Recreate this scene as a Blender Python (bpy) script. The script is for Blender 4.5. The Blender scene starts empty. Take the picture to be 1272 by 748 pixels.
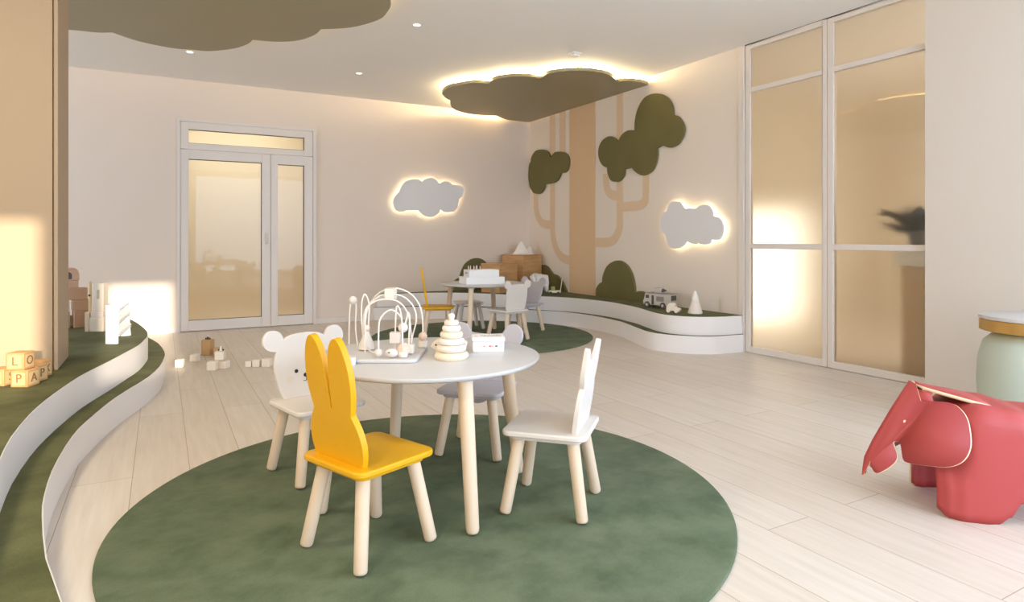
import bpy, bmesh, math, random
from mathutils import Vector, Matrix
random.seed(7)
SC = bpy.context.scene
COL = SC.collection
PI = math.pi
R = math.radians

# ------------------------------------------------------------------ camera, sky, sun, daylight, added fill lamps, exposure
cam_d = bpy.data.cameras.new('camera'); cam = bpy.data.objects.new('camera', cam_d); COL.objects.link(cam)
cam.location = (0, 0, 1.05); cam.rotation_euler = (R(90), 0, R(-29.0))
cam_d.sensor_width = 36; cam_d.lens = 22.262; cam_d.shift_y = -0.0605; cam_d.clip_start = 0.02
SC.camera = cam
SC.view_settings.view_transform = 'Standard'; SC.view_settings.look = 'None'
SC.view_settings.gamma = 1; SC.view_settings.use_curve_mapping = False
SC.view_settings.exposure = 0.2
SC.cycles.use_denoising = True
SC.cycles.max_bounces = 10; SC.cycles.diffuse_bounces = 6; SC.cycles.glossy_bounces = 4; SC.cycles.transmission_bounces = 8
SC.cycles.sample_clamp_indirect = 6
world = bpy.data.worlds.new('sky'); SC.world = world; world.use_nodes = True
bg = world.node_tree.nodes['Background']; bg.inputs[0].default_value = (0.95, 0.97, 1.0, 1); bg.inputs[1].default_value = 1.0

def area(name, loc, rot, sx, sy, power, color):
    d = bpy.data.lights.new(name, 'AREA'); d.shape = 'RECTANGLE'; d.size = sx; d.size_y = sy; d.energy = power; d.color = color
    o = bpy.data.objects.new(name, d); COL.objects.link(o); o.location = loc; o.rotation_euler = rot
    return o
sun_d = bpy.data.lights.new('sun', 'SUN'); sun_d.energy = 6.0; sun_d.angle = R(0.8); sun_d.color = (1.0, 0.88, 0.70)
sun = bpy.data.objects.new('sun', sun_d); COL.objects.link(sun); sun.location = (0, -6, 4)
sun.rotation_euler = Vector((-0.05, 1.0, -0.16)).to_track_quat('-Z', 'Y').to_euler()
area('daylight_window_rear', (2.7, -2.5, 1.45), (R(90), 0, R(0)), 3.8, 2.5, 112, (0.69, 0.95, 1.30))
area('added_fill_right', (4.62, -0.9, 1.5), (R(90), 0, R(90)), 2.6, 2.3, 66, (0.73, 0.95, 1.25))  # added unseen lamp, brightens the platform risers and the left half
area('added_fill_left', (-2.4, -2.5, 1.4), (R(90), 0, R(0)), 1.2, 2.2, 42, (1.0, 0.93, 0.78))  # warm fill added by the rear wall for the left side
for lx, ly in ((-1.1, 2.6), (-1.1, 0.6)):
    area('added_fill_overhead', (lx, ly, 2.84), (0, 0, 0), 0.4, 0.4, 28, (1.0, 0.86, 0.64))  # lamps added out of view to put warm light on the left floor
area('added_fill_side', (-3.9, 5.7, 1.65), (R(90), 0, R(-90)), 2.0, 2.0, 64, (0.86, 0.97, 1.14))  # unseen fill added behind the pillar to even out the far end

# ------------------------------------------------------------------ materials
def lin(c):
    c = c / 255.0
    return c / 12.92 if c <= 0.04045 else ((c + 0.055) / 1.055) ** 2.4
def rgb(t): return (lin(t[0]), lin(t[1]), lin(t[2]), 1.0)
MATS = {}
def mat(name, col, rough=0.5, spec=0.5, vary=0.0, scale=6.0, stretch=None, bump=0.0, bscale=40.0, coat=0.0, metal=0.0, sheen=0.0, emit=0.0):
    if name in MATS: return MATS[name]
    m = bpy.data.materials.new(name); m.use_nodes = True
    nt = m.node_tree; b = nt.nodes['Principled BSDF']
    b.inputs['Base Color'].default_value = rgb(col)
    b.inputs['Roughness'].default_value = rough
    b.inputs['Specular IOR Level'].default_value = spec
    b.inputs['Metallic'].default_value = metal
    b.inputs['Coat Weight'].default_value = coat
    b.inputs['Sheen Weight'].default_value = sheen
    if emit:
        b.inputs['Emission Color'].default_value = rgb(col); b.inputs['Emission Strength'].default_value = emit
    tc = nt.nodes.new('ShaderNodeTexCoord')
    if vary:
        mp = nt.nodes.new('ShaderNodeMapping'); mp.inputs['Scale'].default_value = stretch or (1, 1, 1)
        nz = nt.nodes.new('ShaderNodeTexNoise'); nz.inputs['Scale'].default_value = scale; nz.inputs['Detail'].default_value = 5
        rp = nt.nodes.new('ShaderNodeValToRGB')
        c = rgb(col)
        rp.color_ramp.elements[0].position = 0.3; rp.color_ramp.elements[1].position = 0.7
        rp.color_ramp.elements[0].color = tuple(max(0, v * (1 - vary)) for v in c[:3]) + (1,)
        rp.color_ramp.elements[1].color = tuple(min(1, v * (1 + vary)) for v in c[:3]) + (1,)
        nt.links.new(tc.outputs['Object'], mp.inputs[0]); nt.links.new(mp.outputs[0], nz.inputs['Vector'])
        nt.links.new(nz.outputs['Fac'], rp.inputs[0]); nt.links.new(rp.outputs[0], b.inputs['Base Color'])
    if bump:
        n2 = nt.nodes.new('ShaderNodeTexNoise'); n2.inputs['Scale'].default_value = bscale; n2.inputs['Detail'].default_value = 4
        bp = nt.nodes.new('ShaderNodeBump'); bp.inputs['Strength'].default_value = bump; bp.inputs['Distance'].default_value = 0.01
        nt.links.new(tc.outputs['Object'], n2.inputs['Vector']); nt.links.new(n2.outputs['Fac'], bp.inputs['Height'])
        nt.links.new(bp.outputs[0], b.inputs['Normal'])
    MATS[name] = m
    return m

WALL = mat('wall_paint', (232, 218, 204), 0.8, 0.2, bump=0.03, bscale=90)
WALL_R = mat('wall_paint_right', (234, 222, 208), 0.8, 0.2, bump=0.03, bscale=90)
CEIL = mat('ceiling_paint', (247, 243, 238), 0.8, 0.2)
PILLAR = mat('pillar_paint', (180, 157, 130), 0.75, 0.2)
WHITE = mat('white_lacquer', (236, 231, 226), 0.4, 0.4)
RISER = mat('riser_white', (240, 235, 232), 0.45, 0.35)
FRAME = mat('frame_white', (229, 220, 211), 0.4, 0.4)
SEAL = mat('dark_seal', (70, 58, 46), 0.6)
CLOUDW = mat('cloud_panel', (232, 230, 230), 0.6, 0.3)
OLIVE = mat('olive_panel', (114, 107, 66), 0.7, 0.25, vary=0.05, scale=3)
CANOPY = mat('canopy_olive', (154, 144, 112), 0.42, 0.5)
TRUNK = mat('trunk_paint', (222, 190, 152), 0.75, 0.2)
BRANCH = mat('branch_paint', (226, 200, 168), 0.75, 0.2)
LED = mat('led_warm', (255, 226, 168), 0.5, emit=7.0)
LENS = mat('lamp_lens', (255, 244, 226), 0.5, emit=3.0)
def carpet(name, dark, light, sc):
    m = bpy.data.materials.new(name); m.use_nodes = True; nt = m.node_tree; b = nt.nodes['Principled BSDF']
    b.inputs['Roughness'].default_value = 0.95; b.inputs['Specular IOR Level'].default_value = 0.1
    b.inputs['Sheen Weight'].default_value = 0.03; b.inputs['Sheen Roughness'].default_value = 0.5
    tc = nt.nodes.new('ShaderNodeTexCoord')
    mp = nt.nodes.new('ShaderNodeMapping'); mp.inputs['Scale'].default_value = (1.0, 1.12, 1.0); mp.inputs['Rotation'].default_value = (0, 0, R(-29))
    n1 = nt.nodes.new('ShaderNodeTexNoise'); n1.inputs['Scale'].default_value = sc; n1.inputs['Detail'].default_value = 9; n1.inputs['Roughness'].default_value = 0.62; n1.inputs['Distortion'].default_value = 0.15
    n2 = nt.nodes.new('ShaderNodeTexNoise'); n2.inputs['Scale'].default_value = 260; n2.inputs['Detail'].default_value = 2
    rp = nt.nodes.new('ShaderNodeValToRGB')
    rp.color_ramp.elements[0].position = 0.34; rp.color_ramp.elements[1].position = 0.62
    rp.color_ramp.elements[0].color = rgb(dark); rp.color_ramp.elements[1].color = rgb(light)
    mx = nt.nodes.new('ShaderNodeMix'); mx.data_type = 'RGBA'; mx.blend_type = 'OVERLAY'; mx.inputs['Factor'].default_value = 0.25
    bp = nt.nodes.new('ShaderNodeBump'); bp.inputs['Strength'].default_value = 0.35; bp.inputs['Distance'].default_value = 0.004
    nt.links.new(tc.outputs['Object'], mp.inputs[0]); nt.links.new(mp.outputs[0], n1.inputs['Vector'])
    nt.links.new(tc.outputs['Object'], n2.inputs['Vector'])
    nt.links.new(n1.outputs['Fac'], rp.inputs[0]); nt.links.new(rp.outputs[0], mx.inputs['A']); nt.links.new(n2.outputs['Fac'], mx.inputs['B'])
    nt.links.new(mx.outputs['Result'], b.inputs['Base Color'])
    nt.links.new(n2.outputs['Fac'], bp.inputs['Height']); nt.links.new(bp.outputs[0], b.inputs['Normal'])
    return m
RUG = carpet('rug_green', (84, 97, 73), (109, 119, 94), 4.5)
CARPET = carpet('platform_carpet', (84, 86, 52), (106, 106, 69), 4.0)
def planks():
    m = bpy.data.materials.new('oak_planks'); m.use_nodes = True; nt = m.node_tree; b = nt.nodes['Principled BSDF']
    tc = nt.nodes.new('ShaderNodeTexCoord'); sp = nt.nodes.new('ShaderNodeSeparateXYZ'); cb = nt.nodes.new('ShaderNodeCombineXYZ')
    ad = nt.nodes.new('ShaderNodeMath'); ad.operation = 'ADD'; ad.inputs[1].default_value = 0.11 + 0.225 * 40
    ay = nt.nodes.new('ShaderNodeMath'); ay.operation = 'ADD'; ay.inputs[1].default_value = 20.55
    nt.links.new(tc.outputs['Object'], sp.inputs[0]); nt.links.new(sp.outputs['X'], ad.inputs[0]); nt.links.new(sp.outputs['Y'], ay.inputs[0])
    nt.links.new(ay.outputs[0], cb.inputs['X']); nt.links.new(ad.outputs[0], cb.inputs['Y'])
    br = nt.nodes.new('ShaderNodeTexBrick'); br.offset = 0.37; br.inputs['Scale'].default_value = 1.0
    br.inputs['Brick Width'].default_value = 1.7; br.inputs['Row Height'].default_value = 0.225
    br.inputs['Mortar Size'].default_value = 0.0016; br.inputs['Mortar Smooth'].default_value = 0.3
    br.inputs['Color1'].default_value = rgb((228, 218, 207)); br.inputs['Color2'].default_value = rgb((223, 211, 198)); br.inputs['Mortar'].default_value = rgb((172, 150, 128))
    nt.links.new(cb.outputs[0], br.inputs['Vector'])
    mp = nt.nodes.new('ShaderNodeMapping'); mp.inputs['Scale'].default_value = (0.7, 9.0, 1.0)
    nz = nt.nodes.new('ShaderNodeTexNoise'); nz.inputs['Scale'].default_value = 3.5; nz.inputs['Detail'].default_value = 8; nz.inputs['Roughness'].default_value = 0.6
    nt.links.new(cb.outputs[0], mp.inputs[0]); nt.links.new(mp.outputs[0], nz.inputs['Vector'])
    rp = nt.nodes.new('ShaderNodeValToRGB'); rp.color_ramp.elements[0].position = 0.3; rp.color_ramp.elements[1].position = 0.7
    rp.color_ramp.elements[0].color = (0.88, 0.86, 0.83, 1); rp.color_ramp.elements[1].color = (1, 1, 1, 1)
    nt.links.new(nz.outputs['Fac'], rp.inputs[0])
    mx = nt.nodes.new('ShaderNodeMix'); mx.data_type = 'RGBA'; mx.blend_type = 'MULTIPLY'; mx.inputs['Factor'].default_value = 1.0
    nt.links.new(br.outputs['Color'], mx.inputs['A']); nt.links.new(rp.outputs[0], mx.inputs['B']); nt.links.new(mx.outputs['Result'], b.inputs['Base Color'])
    b.inputs['Roughness'].default_value = 0.42; b.inputs['Specular IOR Level'].default_value = 0.35
    return m
FLOOR = planks()
def frosted(name, tint, rough, refl):
    m = bpy.data.materials.new(name); m.use_nodes = True; nt = m.node_tree
    nt.nodes.remove(nt.nodes['Principled BSDF']); out = nt.nodes['Material Output']
    rf = nt.nodes.new('ShaderNodeBsdfRefraction'); rf.inputs['Color'].default_value = rgb(tint); rf.inputs['Roughness'].default_value = rough; rf.inputs['IOR'].default_value = 1.15
    gl = nt.nodes.new('ShaderNodeBsdfGlossy'); gl.inputs['Roughness'].default_value = 0.02; gl.inputs['Color'].default_value = (1, 1, 1, 1)
    fr = nt.nodes.new('ShaderNodeFresnel'); fr.inputs['IOR'].default_value = refl
    mx = nt.nodes.new('ShaderNodeMixShader')
    nt.links.new(fr.outputs[0], mx.inputs[0]); nt.links.new(rf.outputs[0], mx.inputs[1]); nt.links.new(gl.outputs[0], mx.inputs[2]); nt.links.new(mx.outputs[0], out.inputs[0])
    return m
FROST = frosted('frosted_glass', (252, 249, 242), 0.55, 1.45)
FROST2 = frosted('frosted_door_glass', (250, 246, 236), 0.65, 1.35)
BIRCH = mat('birch_wood', (228, 205, 178), 0.5, 0.35, vary=0.06, scale=9, stretch=(1, 1, 0.12))
CREAMW = mat('cream_wood', (238, 224, 204), 0.5, 0.35, vary=0.03, scale=8)
YELLOW = mat('yellow_lacquer', (226, 170, 16), 0.42, 0.4)
CWHITE = mat('chair_white', (228, 220, 212), 0.45, 0.4)
GREY = mat('chair_grey', (196, 190, 194), 0.45, 0.4)
TABLEW = mat('table_white', (209, 207, 206), 0.35, 0.45)
BLACK = mat('black_paint', (26, 24, 24), 0.5)
BLUSH = mat('blush_paint', (226, 214, 200), 0.6)
RED = mat('red_shell', (178, 72, 70), 0.45, 0.4)
EDGE = mat('cream_edge', (246, 226, 190), 0.5)
OAK = mat('oak_crate', (206, 160, 110), 0.5, 0.35, vary=0.16, scale=5, stretch=(0.6, 0.6, 6))
TOYPINK = mat('toy_rose_wood', (214, 172, 140), 0.55, vary=0.05, scale=8)
ALPHA = mat('alphabet_wood', (206, 158, 104), 0.5, vary=0.05, scale=10)
ALPHA_FACE = mat('alphabet_face', (218, 186, 136), 0.5)
ALPHA_INK = mat('alphabet_ink', (150, 104, 62), 0.6)
FLOORBLOCK = mat('pale_block', (240, 228, 212), 0.5)
TANB = mat('tan_block', (198, 160, 112), 0.55)
PINKB = mat('pink_bead', (232, 202, 182), 0.5)
MINT = mat('mint_lacquer', (196, 208, 194), 0.4, 0.4)
GOLD = mat('brushed_gold', (226, 184, 110), 0.32, metal=0.85)
CLOTH = mat('white_cloth', (238, 232, 226), 0.85, 0.1)
VANG = mat('van_grey', (196, 186, 176), 0.5)
VAND = mat('van_dark', (84, 76, 68), 0.5)
GREENT = mat('toy_green', (150, 172, 96), 0.5)
RINGC = mat('ring_cream', (240, 226, 200), 0.5)
RINGP = mat('ring_blush', (240, 224, 210), 0.5)
RINGW = mat('ring_white', (242, 236, 226), 0.5)
PAPER = mat('paper_white', (244, 242, 240), 0.55)
REDINK = mat('red_ink', (206, 96, 96), 0.6)
BEYOND = mat('beyond_tan', (230, 220, 203), 0.8, 0.1)
LEAFD = mat('dark_leaf', (50, 54, 34), 0.7)

# ------------------------------------------------------------------ mesh helpers
class MB:
    def __init__(s): s.v = []; s.f = []; s.m = []
    def add(s, vs, fs, mi=0):
        o = len(s.v); s.v += [tuple(v) for v in vs]; s.f += [tuple(i + o for i in f) for f in fs]; s.m += [mi] * len(fs); return s
    def box(s, lo, hi, mi=0):
        x0, y0, z0 = lo; x1, y1, z1 = hi
        v = [(x0,y0,z0),(x1,y0,z0),(x1,y1,z0),(x0,y1,z0),(x0,y0,z1),(x1,y0,z1),(x1,y1,z1),(x0,y1,z1)]
        return s.add(v, [(0,3,2,1),(4,5,6,7),(0,1,5,4),(1,2,6,5),(2,3,7,6),(3,0,4,7)], mi)
    def prism(s, pts, fn, d0, d1, mi=0):
        n = len(pts)
        v = [fn(p[0], p[1], d0) for p in pts] + [fn(p[0], p[1], d1) for p in pts]
        f = [tuple(range(n))[::-1], tuple(range(n, 2 * n))] + [(i, (i + 1) % n, n + (i + 1) % n, n + i) for i in range(n)]
        return s.add(v, f, mi)
    def ribbon(s, pts, fn, d0, d1, mi=0):
        n = len(pts)
        v = [fn(p[0], p[1], d0) for p in pts] + [fn(p[0], p[1], d1) for p in pts]
        return s.add(v, [(i, (i + 1) % n, n + (i + 1) % n, n + i) for i in range(n)], mi)
    def lathe(s, prof, n=32, c=(0, 0), mi=0):
        v = []; k = len(prof)
        for i in range(n):
            a = 2 * PI * i / n
            v += [(c[0] + r * math.cos(a), c[1] + r * math.sin(a), z) for r, z in prof]
        f = [(i * k + j, ((i + 1) % n) * k + j, ((i + 1) % n) * k + j + 1, i * k + j + 1) for i in range(n) for j in range(k - 1)]
        f.append(tuple(i * k for i in range(n))[::-1]); f.append(tuple(i * k + k - 1 for i in range(n)))
        return s.add(v, f, mi)
    def tube(s, pts, rad, n=10, mi=0, cap=True):
        pts = [Vector(p) for p in pts]; m = len(pts)
        rr = rad if isinstance(rad, (list, tuple)) else [rad] * m
        v = []; ref = None
        for i, p in enumerate(pts):
            t = (pts[min(i + 1, m - 1)] - pts[max(i - 1, 0)]).normalized()
            if ref is None: ref = t.orthogonal().normalized()
            ref = (ref - t * ref.dot(t)).normalized(); b = t.cross(ref)
            v += [p + (ref * math.cos(2 * PI * j / n) + b * math.sin(2 * PI * j / n)) * rr[i] for j in range(n)]
        f = [(i * n + j, i * n + (j + 1) % n, (i + 1) * n + (j + 1) % n, (i + 1) * n + j) for i in range(m - 1) for j in range(n)]
        if cap: f += [tuple(range(n))[::-1], tuple((m - 1) * n + j for j in range(n))]
        return s.add(v, f, mi)
    def ball(s, c, r, n=16, mi=0, sq=(1, 1, 1)):
        v = []; f = []; k = n // 2
        for i in range(k + 1):
            th = PI * i / k
            for j in range(n):
                ph = 2 * PI * j / n
                v.append((c[0] + sq[0] * r * math.sin(th) * math.cos(ph), c[1] + sq[1] * r * math.sin(th) * math.sin(ph), c[2] + sq[2] * r * math.cos(th)))
        for i in range(k):
            for j in range(n): f.append((i * n + j, (i + 1) * n + j, (i + 1) * n + (j + 1) % n, i * n + (j + 1) % n))
        return s.add(v, f, mi)
    def xform(s, M):
        s.v = [tuple(M @ Vector(p)) for p in s.v]; return s
    def build(s, name, mats, parent=None, smooth=True, ang=35, bevel=0.0, loc=None, rotz=None, seg=2):
        me = bpy.data.meshes.new(name)
        bm = bmesh.new()
        vs = [bm.verts.new(p) for p in s.v]
        for f, mi in zip(s.f, s.m):
            try:
                fa = bm.faces.new([vs[i] for i in f]); fa.material_index = mi
            except ValueError: pass
        bmesh.ops.remove_doubles(bm, verts=bm.verts, dist=1e-6)
        bmesh.ops.recalc_face_normals(bm, faces=bm.faces)
        bm.to_mesh(me); bm.free()
        if not isinstance(mats, (list, tuple)): mats = [mats]
        for m in mats: me.materials.append(m)
        if smooth:
            for p in me.polygons: p.use_smooth = True
            me.set_sharp_from_angle(angle=R(ang))
        o = bpy.data.objects.new(name, me); COL.objects.link(o)
        if parent: o.parent = parent
        if loc: o.location = loc
        if rotz is not None: o.rotation_euler = (0, 0, rotz)
        if bevel:
            b = o.modifiers.new('bevel', 'BEVEL'); b.width = bevel; b.segments = seg; b.limit_method = 'ANGLE'; b.angle_limit = R(40)
        return o
def tag(o, label, cat, group=None):
    o['label'] = label; o['category'] = cat
    if group: o['group'] = group
    return o
def thing(name, label, cat, loc, rotz=0, group=None):
    o = bpy.data.objects.new(name, None); COL.objects.link(o); o.location = loc; o.rotation_euler = (0, 0, rotz); o.empty_display_size = 0.05
    return tag(o, label, cat, group)
def struct(o): o['kind'] = 'structure'; return o
def cr(p0, p1, p2, p3, t):
    return tuple(0.5 * (2 * b + (c - a) * t + (2 * a - 5 * b + 4 * c - d) * t * t + (3 * b - a - 3 * c + d) * t ** 3) for a, b, c, d in zip(p0, p1, p2, p3))
def open_curve(pts, n=4):
    out = []
    for i in range(len(pts) - 1):
        a = pts[max(i - 1, 0)]; d = pts[min(i + 2, len(pts) - 1)]
        for k in range(n): out.append(cr(a, pts[i], pts[i + 1], d, k / n))
    out.append(tuple(pts[-1])); return out
def closed(pts, n=4):
    cus = [i for i, p in enumerate(pts) if len(p) > 2]
    P = [(p[0], p[1]) for p in pts]; N = len(P)
    if not cus:
        out = []
        for i in range(N):
            for k in range(n): out.append(cr(P[i - 1], P[i], P[(i + 1) % N], P[(i + 2) % N], k / n))
        return out
    out = []
    for q, c in enumerate(cus):
        e = cus[(q + 1) % len(cus)]
        if e <= c: e += N
        seg = [P[i % N] for i in range(c, e + 1)]
        out += open_curve(seg, n)[:-1]
    return out
def inset(pts, d):
    n = len(pts); ar = sum(pts[i][0] * pts[(i + 1) % n][1] - pts[(i + 1) % n][0] * pts[i][1] for i in range(n))
    sg = 1 if ar > 0 else -1; out = []; k = max(1, n // 30)
    for i in range(n):
        a = pts[(i - k) % n]; b = pts[(i + k) % n]; tx, ty = b[0] - a[0], b[1] - a[1]; L = math.hypot(tx, ty) or 1
        out.append((pts[i][0] - sg * ty / L * d, pts[i][1] + sg * tx / L * d))
    return out
def lathe_obj(name, prof, m, parent, n=32, **k): return MB().lathe(prof, n).build(name, m, parent, **k)
def letter(ch, size, parent, loc, rot, m, depth=0.0015):
    cu = bpy.data.curves.new('letter', 'FONT'); cu.body = ch; cu.size = size; cu.align_x = 'CENTER'; cu.align_y = 'CENTER'; cu.extrude = depth
    tmp = bpy.data.objects.new('letter_tmp', cu); COL.objects.link(tmp)
    me = bpy.data.meshes.new_from_object(tmp.evaluated_get(bpy.context.evaluated_depsgraph_get()))
    bpy.data.objects.remove(tmp); bpy.data.curves.remove(cu)
    me.materials.clear(); me.materials.append(m)
    o = bpy.data.objects.new('letter', me); COL.objects.link(o); o.parent = parent; o.location = loc; o.rotation_euler = rot
    return o

# ------------------------------------------------------------------ the room
XW, YW, ZC = 4.753, 8.036, 2.853
XL, YR = -4.0, -2.6
T = 0.12
def slab(name, lo, hi, m, parent=None, bevel=0.0): return struct(MB().box(lo, hi).build(name, m, parent, smooth=False, bevel=bevel))
slab('floor', (XL - T, YR - T, -0.1), (XW + T, YW + T, 0), FLOOR)
slab('ceiling', (XL - T, YR - T, ZC), (XW + T, YW + T, ZC + 0.1), CEIL)
DX0, DX1, DZ = 0.153, 1.674, 2.41            # door opening in the back wall
wb = MB(); wb.box((XL - T, YW, 0), (DX0, YW + T, ZC)); wb.box((DX1, YW, 0), (XW + T, YW + T, ZC)); wb.box((DX0, YW, DZ), (DX1, YW + T, ZC))
struct(wb.build('wall_back', WALL, smooth=False))
PY0, PY1 = 2.46, 4.172                          # glazed partition in the right wall
wr = MB(); wr.box((XW, PY1, 0), (XW + T, YW, ZC))
struct(wr.build('wall_right', WALL_R, smooth=False))
slab('wall_front_right', (XW - 0.06, YR - T, 0), (XW + T, 2.483, ZC), mat('wall_paint_near', (224, 214, 203), 0.8, 0.2))
slab('wall_left', (XL - T, YR - T, 0), (XL, YW, ZC), WALL)
# rear wall with a high two-light window that lets the low sun in
w = MB(); x0, x1, z0, z1 = -1.7, 0.63, 1.335, 2.255
w.box((XL, YR - T, 0), (x0, YR, ZC)); w.box((x1, YR - T, 0), (XW - 0.06, YR, ZC)); w.box((x0, YR - T, 0), (x1, YR, z0)); w.box((x0, YR - T, z1), (x1, YR, ZC))
struct(w.build('wall_rear', WALL, smooth=False))
win = struct(MB().box((-0.227, YR - T, z0), (0.042, YR, z1)).build('window_1', FRAME, smooth=False))
# pillar standing on the left platform
P_Z = 0.341
pil = MB(); pil.box((XL, 4.20, P_Z), (-0.514, 4.64, ZC)); pil.box((-0.52, 4.215, P_Z), (-0.50, 4.64, ZC))
struct(pil.build('wall_pillar', PILLAR, smooth=False))
struct(MB().box((-0.507, 4.195, P_Z), (-0.488, 4.64, ZC)).build('trim_1', PILLAR, smooth=False, bevel=0.003))
struct(MB().box((XL, YW - 0.012, 0), (DX0 - 0.0, YW, 0.07)).box((DX1, YW - 0.012, 0), (2.45, YW, 0.07)).build('baseboard_back', FRAME, smooth=False, bevel=0.002))

# ---- the white door with a side light and transom
door = struct(MB().build('door_1', FRAME)) if False else None
fr = MB(); y0, y1 = YW - 0.022, YW + 0.07
def rect_frame(mb, xa, xb, za, zb, ga, gb, gc, gd, ya, yb):
    mb.box((xa, ya, za), (ga, yb, zb)); mb.box((gb, ya, za), (xb, yb, zb)); mb.box((ga, ya, za), (gb, yb, gc)); mb.box((ga, ya, gd), (gb, yb, zb))
rect_frame(fr, DX0, DX1, 0.0, DZ, DX0 + 0.034, DX1 - 0.034, 0.001, DZ - 0.034, y0 - 0.006, y1)
door = struct(fr.build('door_1', FRAME, smooth=False, bevel=0.003))
def leaf(name, xa, xb, za, zb, ga, gb, gc, gd, glass='pane'):
    m = MB(); rect_frame(m, xa, xb, za, zb, ga, gb, gc, gd, y0, y1 - 0.02)
    o = struct(m.build(name, FRAME, door, smooth=False, bevel=0.003))
    s = MB(); yy = y0 + 0.012; t = 0.006
    s.box((ga, yy, gd - t), (gb, yy + 0.02, gd)); s.box((gb - t, yy, gc), (gb, yy + 0.02, gd)); s.box((ga, yy, gc), (gb, yy + 0.02, gc + t * 0.7))
    struct(s.build('glazing_seal', SEAL, o, smooth=False))
    struct(MB().box((ga - 0.01, y0 + 0.03, gc - 0.01), (gb + 0.01, y0 + 0.038, gd + 0.01)).build(glass, FROST2, o, smooth=False))
    return o
leaf('transom', DX0 + 0.037, DX1 - 0.037, 2.066, DZ - 0.037, 0.271, 1.536, 2.135, 2.29)
lf = leaf('door_leaf', DX0 + 0.037, 1.145, 0.012, 2.060, 0.271, 1.047, 0.128, 1.955)
leaf('side_leaf', 1.149, DX1 - 0.037, 0.012, 2.060, 1.227, 1.535, 0.128, 1.948)
hd = MB(); hd.tube([(1.098, y0 - 0.002, 1.0), (1.098, y0 - 0.045, 1.0), (1.098, y0 - 0.05, 1.012), (1.098, y0 - 0.05, 1.12)], 0.008, 10); hd.box((1.085, y0 - 0.006, 0.96), (1.111, y0 + 0.001, 1.14))
struct(hd.build('door_handle', FRAME, lf))
# passage behind the door
cp = MB(); cp.box((-0.6, YW + 1.6, -0.1), (2.6, YW + 1.7, ZC)); cp.box((-0.6, YW + T, -0.1), (-0.5, YW + 1.6, ZC)); cp.box((2.5, YW + T, -0.1), (2.6, YW + 1.6, ZC)); cp.box((-0.6, YW + T, -0.1), (2.6, YW + 1.7, 0)); cp.box((-0.6, YW + T, ZC), (2.6, YW + 1.7, ZC + 0.1))
struct(cp.build('wall_passage', WALL_R, smooth=False))
area('passage_lamp', (0.9, YW + 0.9, ZC - 0.06), (0, 0, 0), 1.6, 0.8, 18, (0.95, 1.0, 0.92))

# ---- glazed partition, two tall leaves
part_ = struct(MB().box((XW - 0.012, 4.102, 0), (XW + 0.05, PY1, ZC)).build('door_2', FRAME, smooth=False, bevel=0.003))
for z in (2.54, 2.21, 1.35, 0.33):
    struct(MB().tube([(XW - 0.018, 4.104, z - 0.06), (XW - 0.018, 4.104, z + 0.06)], 0.009, 12).build('hinge', FRAME, part_))
def pleaf(ya, yb):                                     # ya < yb
    m = MB(); xa, xb = XW - 0.005, XW + 0.045; s = 0.042
    m.box((xa, yb - 0.05, 0.006), (xb, yb, ZC - 0.008)); m.box((xa, ya, 0.006), (xb, ya + s, ZC - 0.008))
    for za, zb in ((0.006, 0.062), (0.962, 1.008), (2.402, 2.444), (ZC - 0.05, ZC - 0.008)):
        m.box((xa, ya + s, za), (xb, yb - 0.05, zb))
    o = struct(m.build('glazed_leaf', FRAME, part_, smooth=False, bevel=0.004))
    for za, zb in ((0.062, 0.962), (1.008, 2.402), (2.444, ZC - 0.05)):
        struct(MB().box((XW + 0.016, ya + s - 0.005, za - 0.005), (XW + 0.022, yb - 0.045, zb + 0.005)).build('pane', FROST, o, smooth=False))
pleaf(3.272, 4.095); pleaf(2.44, 3.268)
struct(MB().box((XW - 0.004, 2.47, ZC - 0.008), (XW + 0.05, 4.1, ZC)).build('head_seal', SEAL, part_, smooth=False))
# room beyond the partition
NX = 8.4
nb = MB(); nb.box((XW + T, 0.4, -0.1), (NX, 6.4, 0)); struct(nb.build('floor_beyond', FLOOR, smooth=False))
nb = MB(); nb.box((XW + T, 0.4, ZC), (NX, 6.4, ZC + 0.1)); struct(nb.build('ceiling_beyond', CEIL, smooth=False))
nb = MB(); nb.box((NX, 0.4, 0), (NX + 0.1, 6.4, ZC)); nb.box((XW + T, 0.3, 0), (NX, 0.4, ZC)); nb.box((XW + T, 5.2, 0), (NX, 5.3, ZC))
struct(nb.build('wall_beyond', BEYOND, smooth=False))
BACKLIGHT = mat('backlight_glow', (255, 249, 236), 0.6, emit=1.25)  # emission stands in for sunlit brightness behind the frosted panes
wn = struct(MB().box((5.75, 5.15, 0.06), (7.0, 5.2, 1.38)).build('backlight_panel', BACKLIGHT, smooth=False))  # added glowing slab that makes the bright backlight behind the left leaf
area('added_fill_beyond', (6.4, 0.5, 1.6), (R(90), 0, 0), 2.4, 2.0, 42, (0.97, 0.96, 0.95))  # added out-of-sight lamp that lights the room beyond, no window modelled

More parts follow.
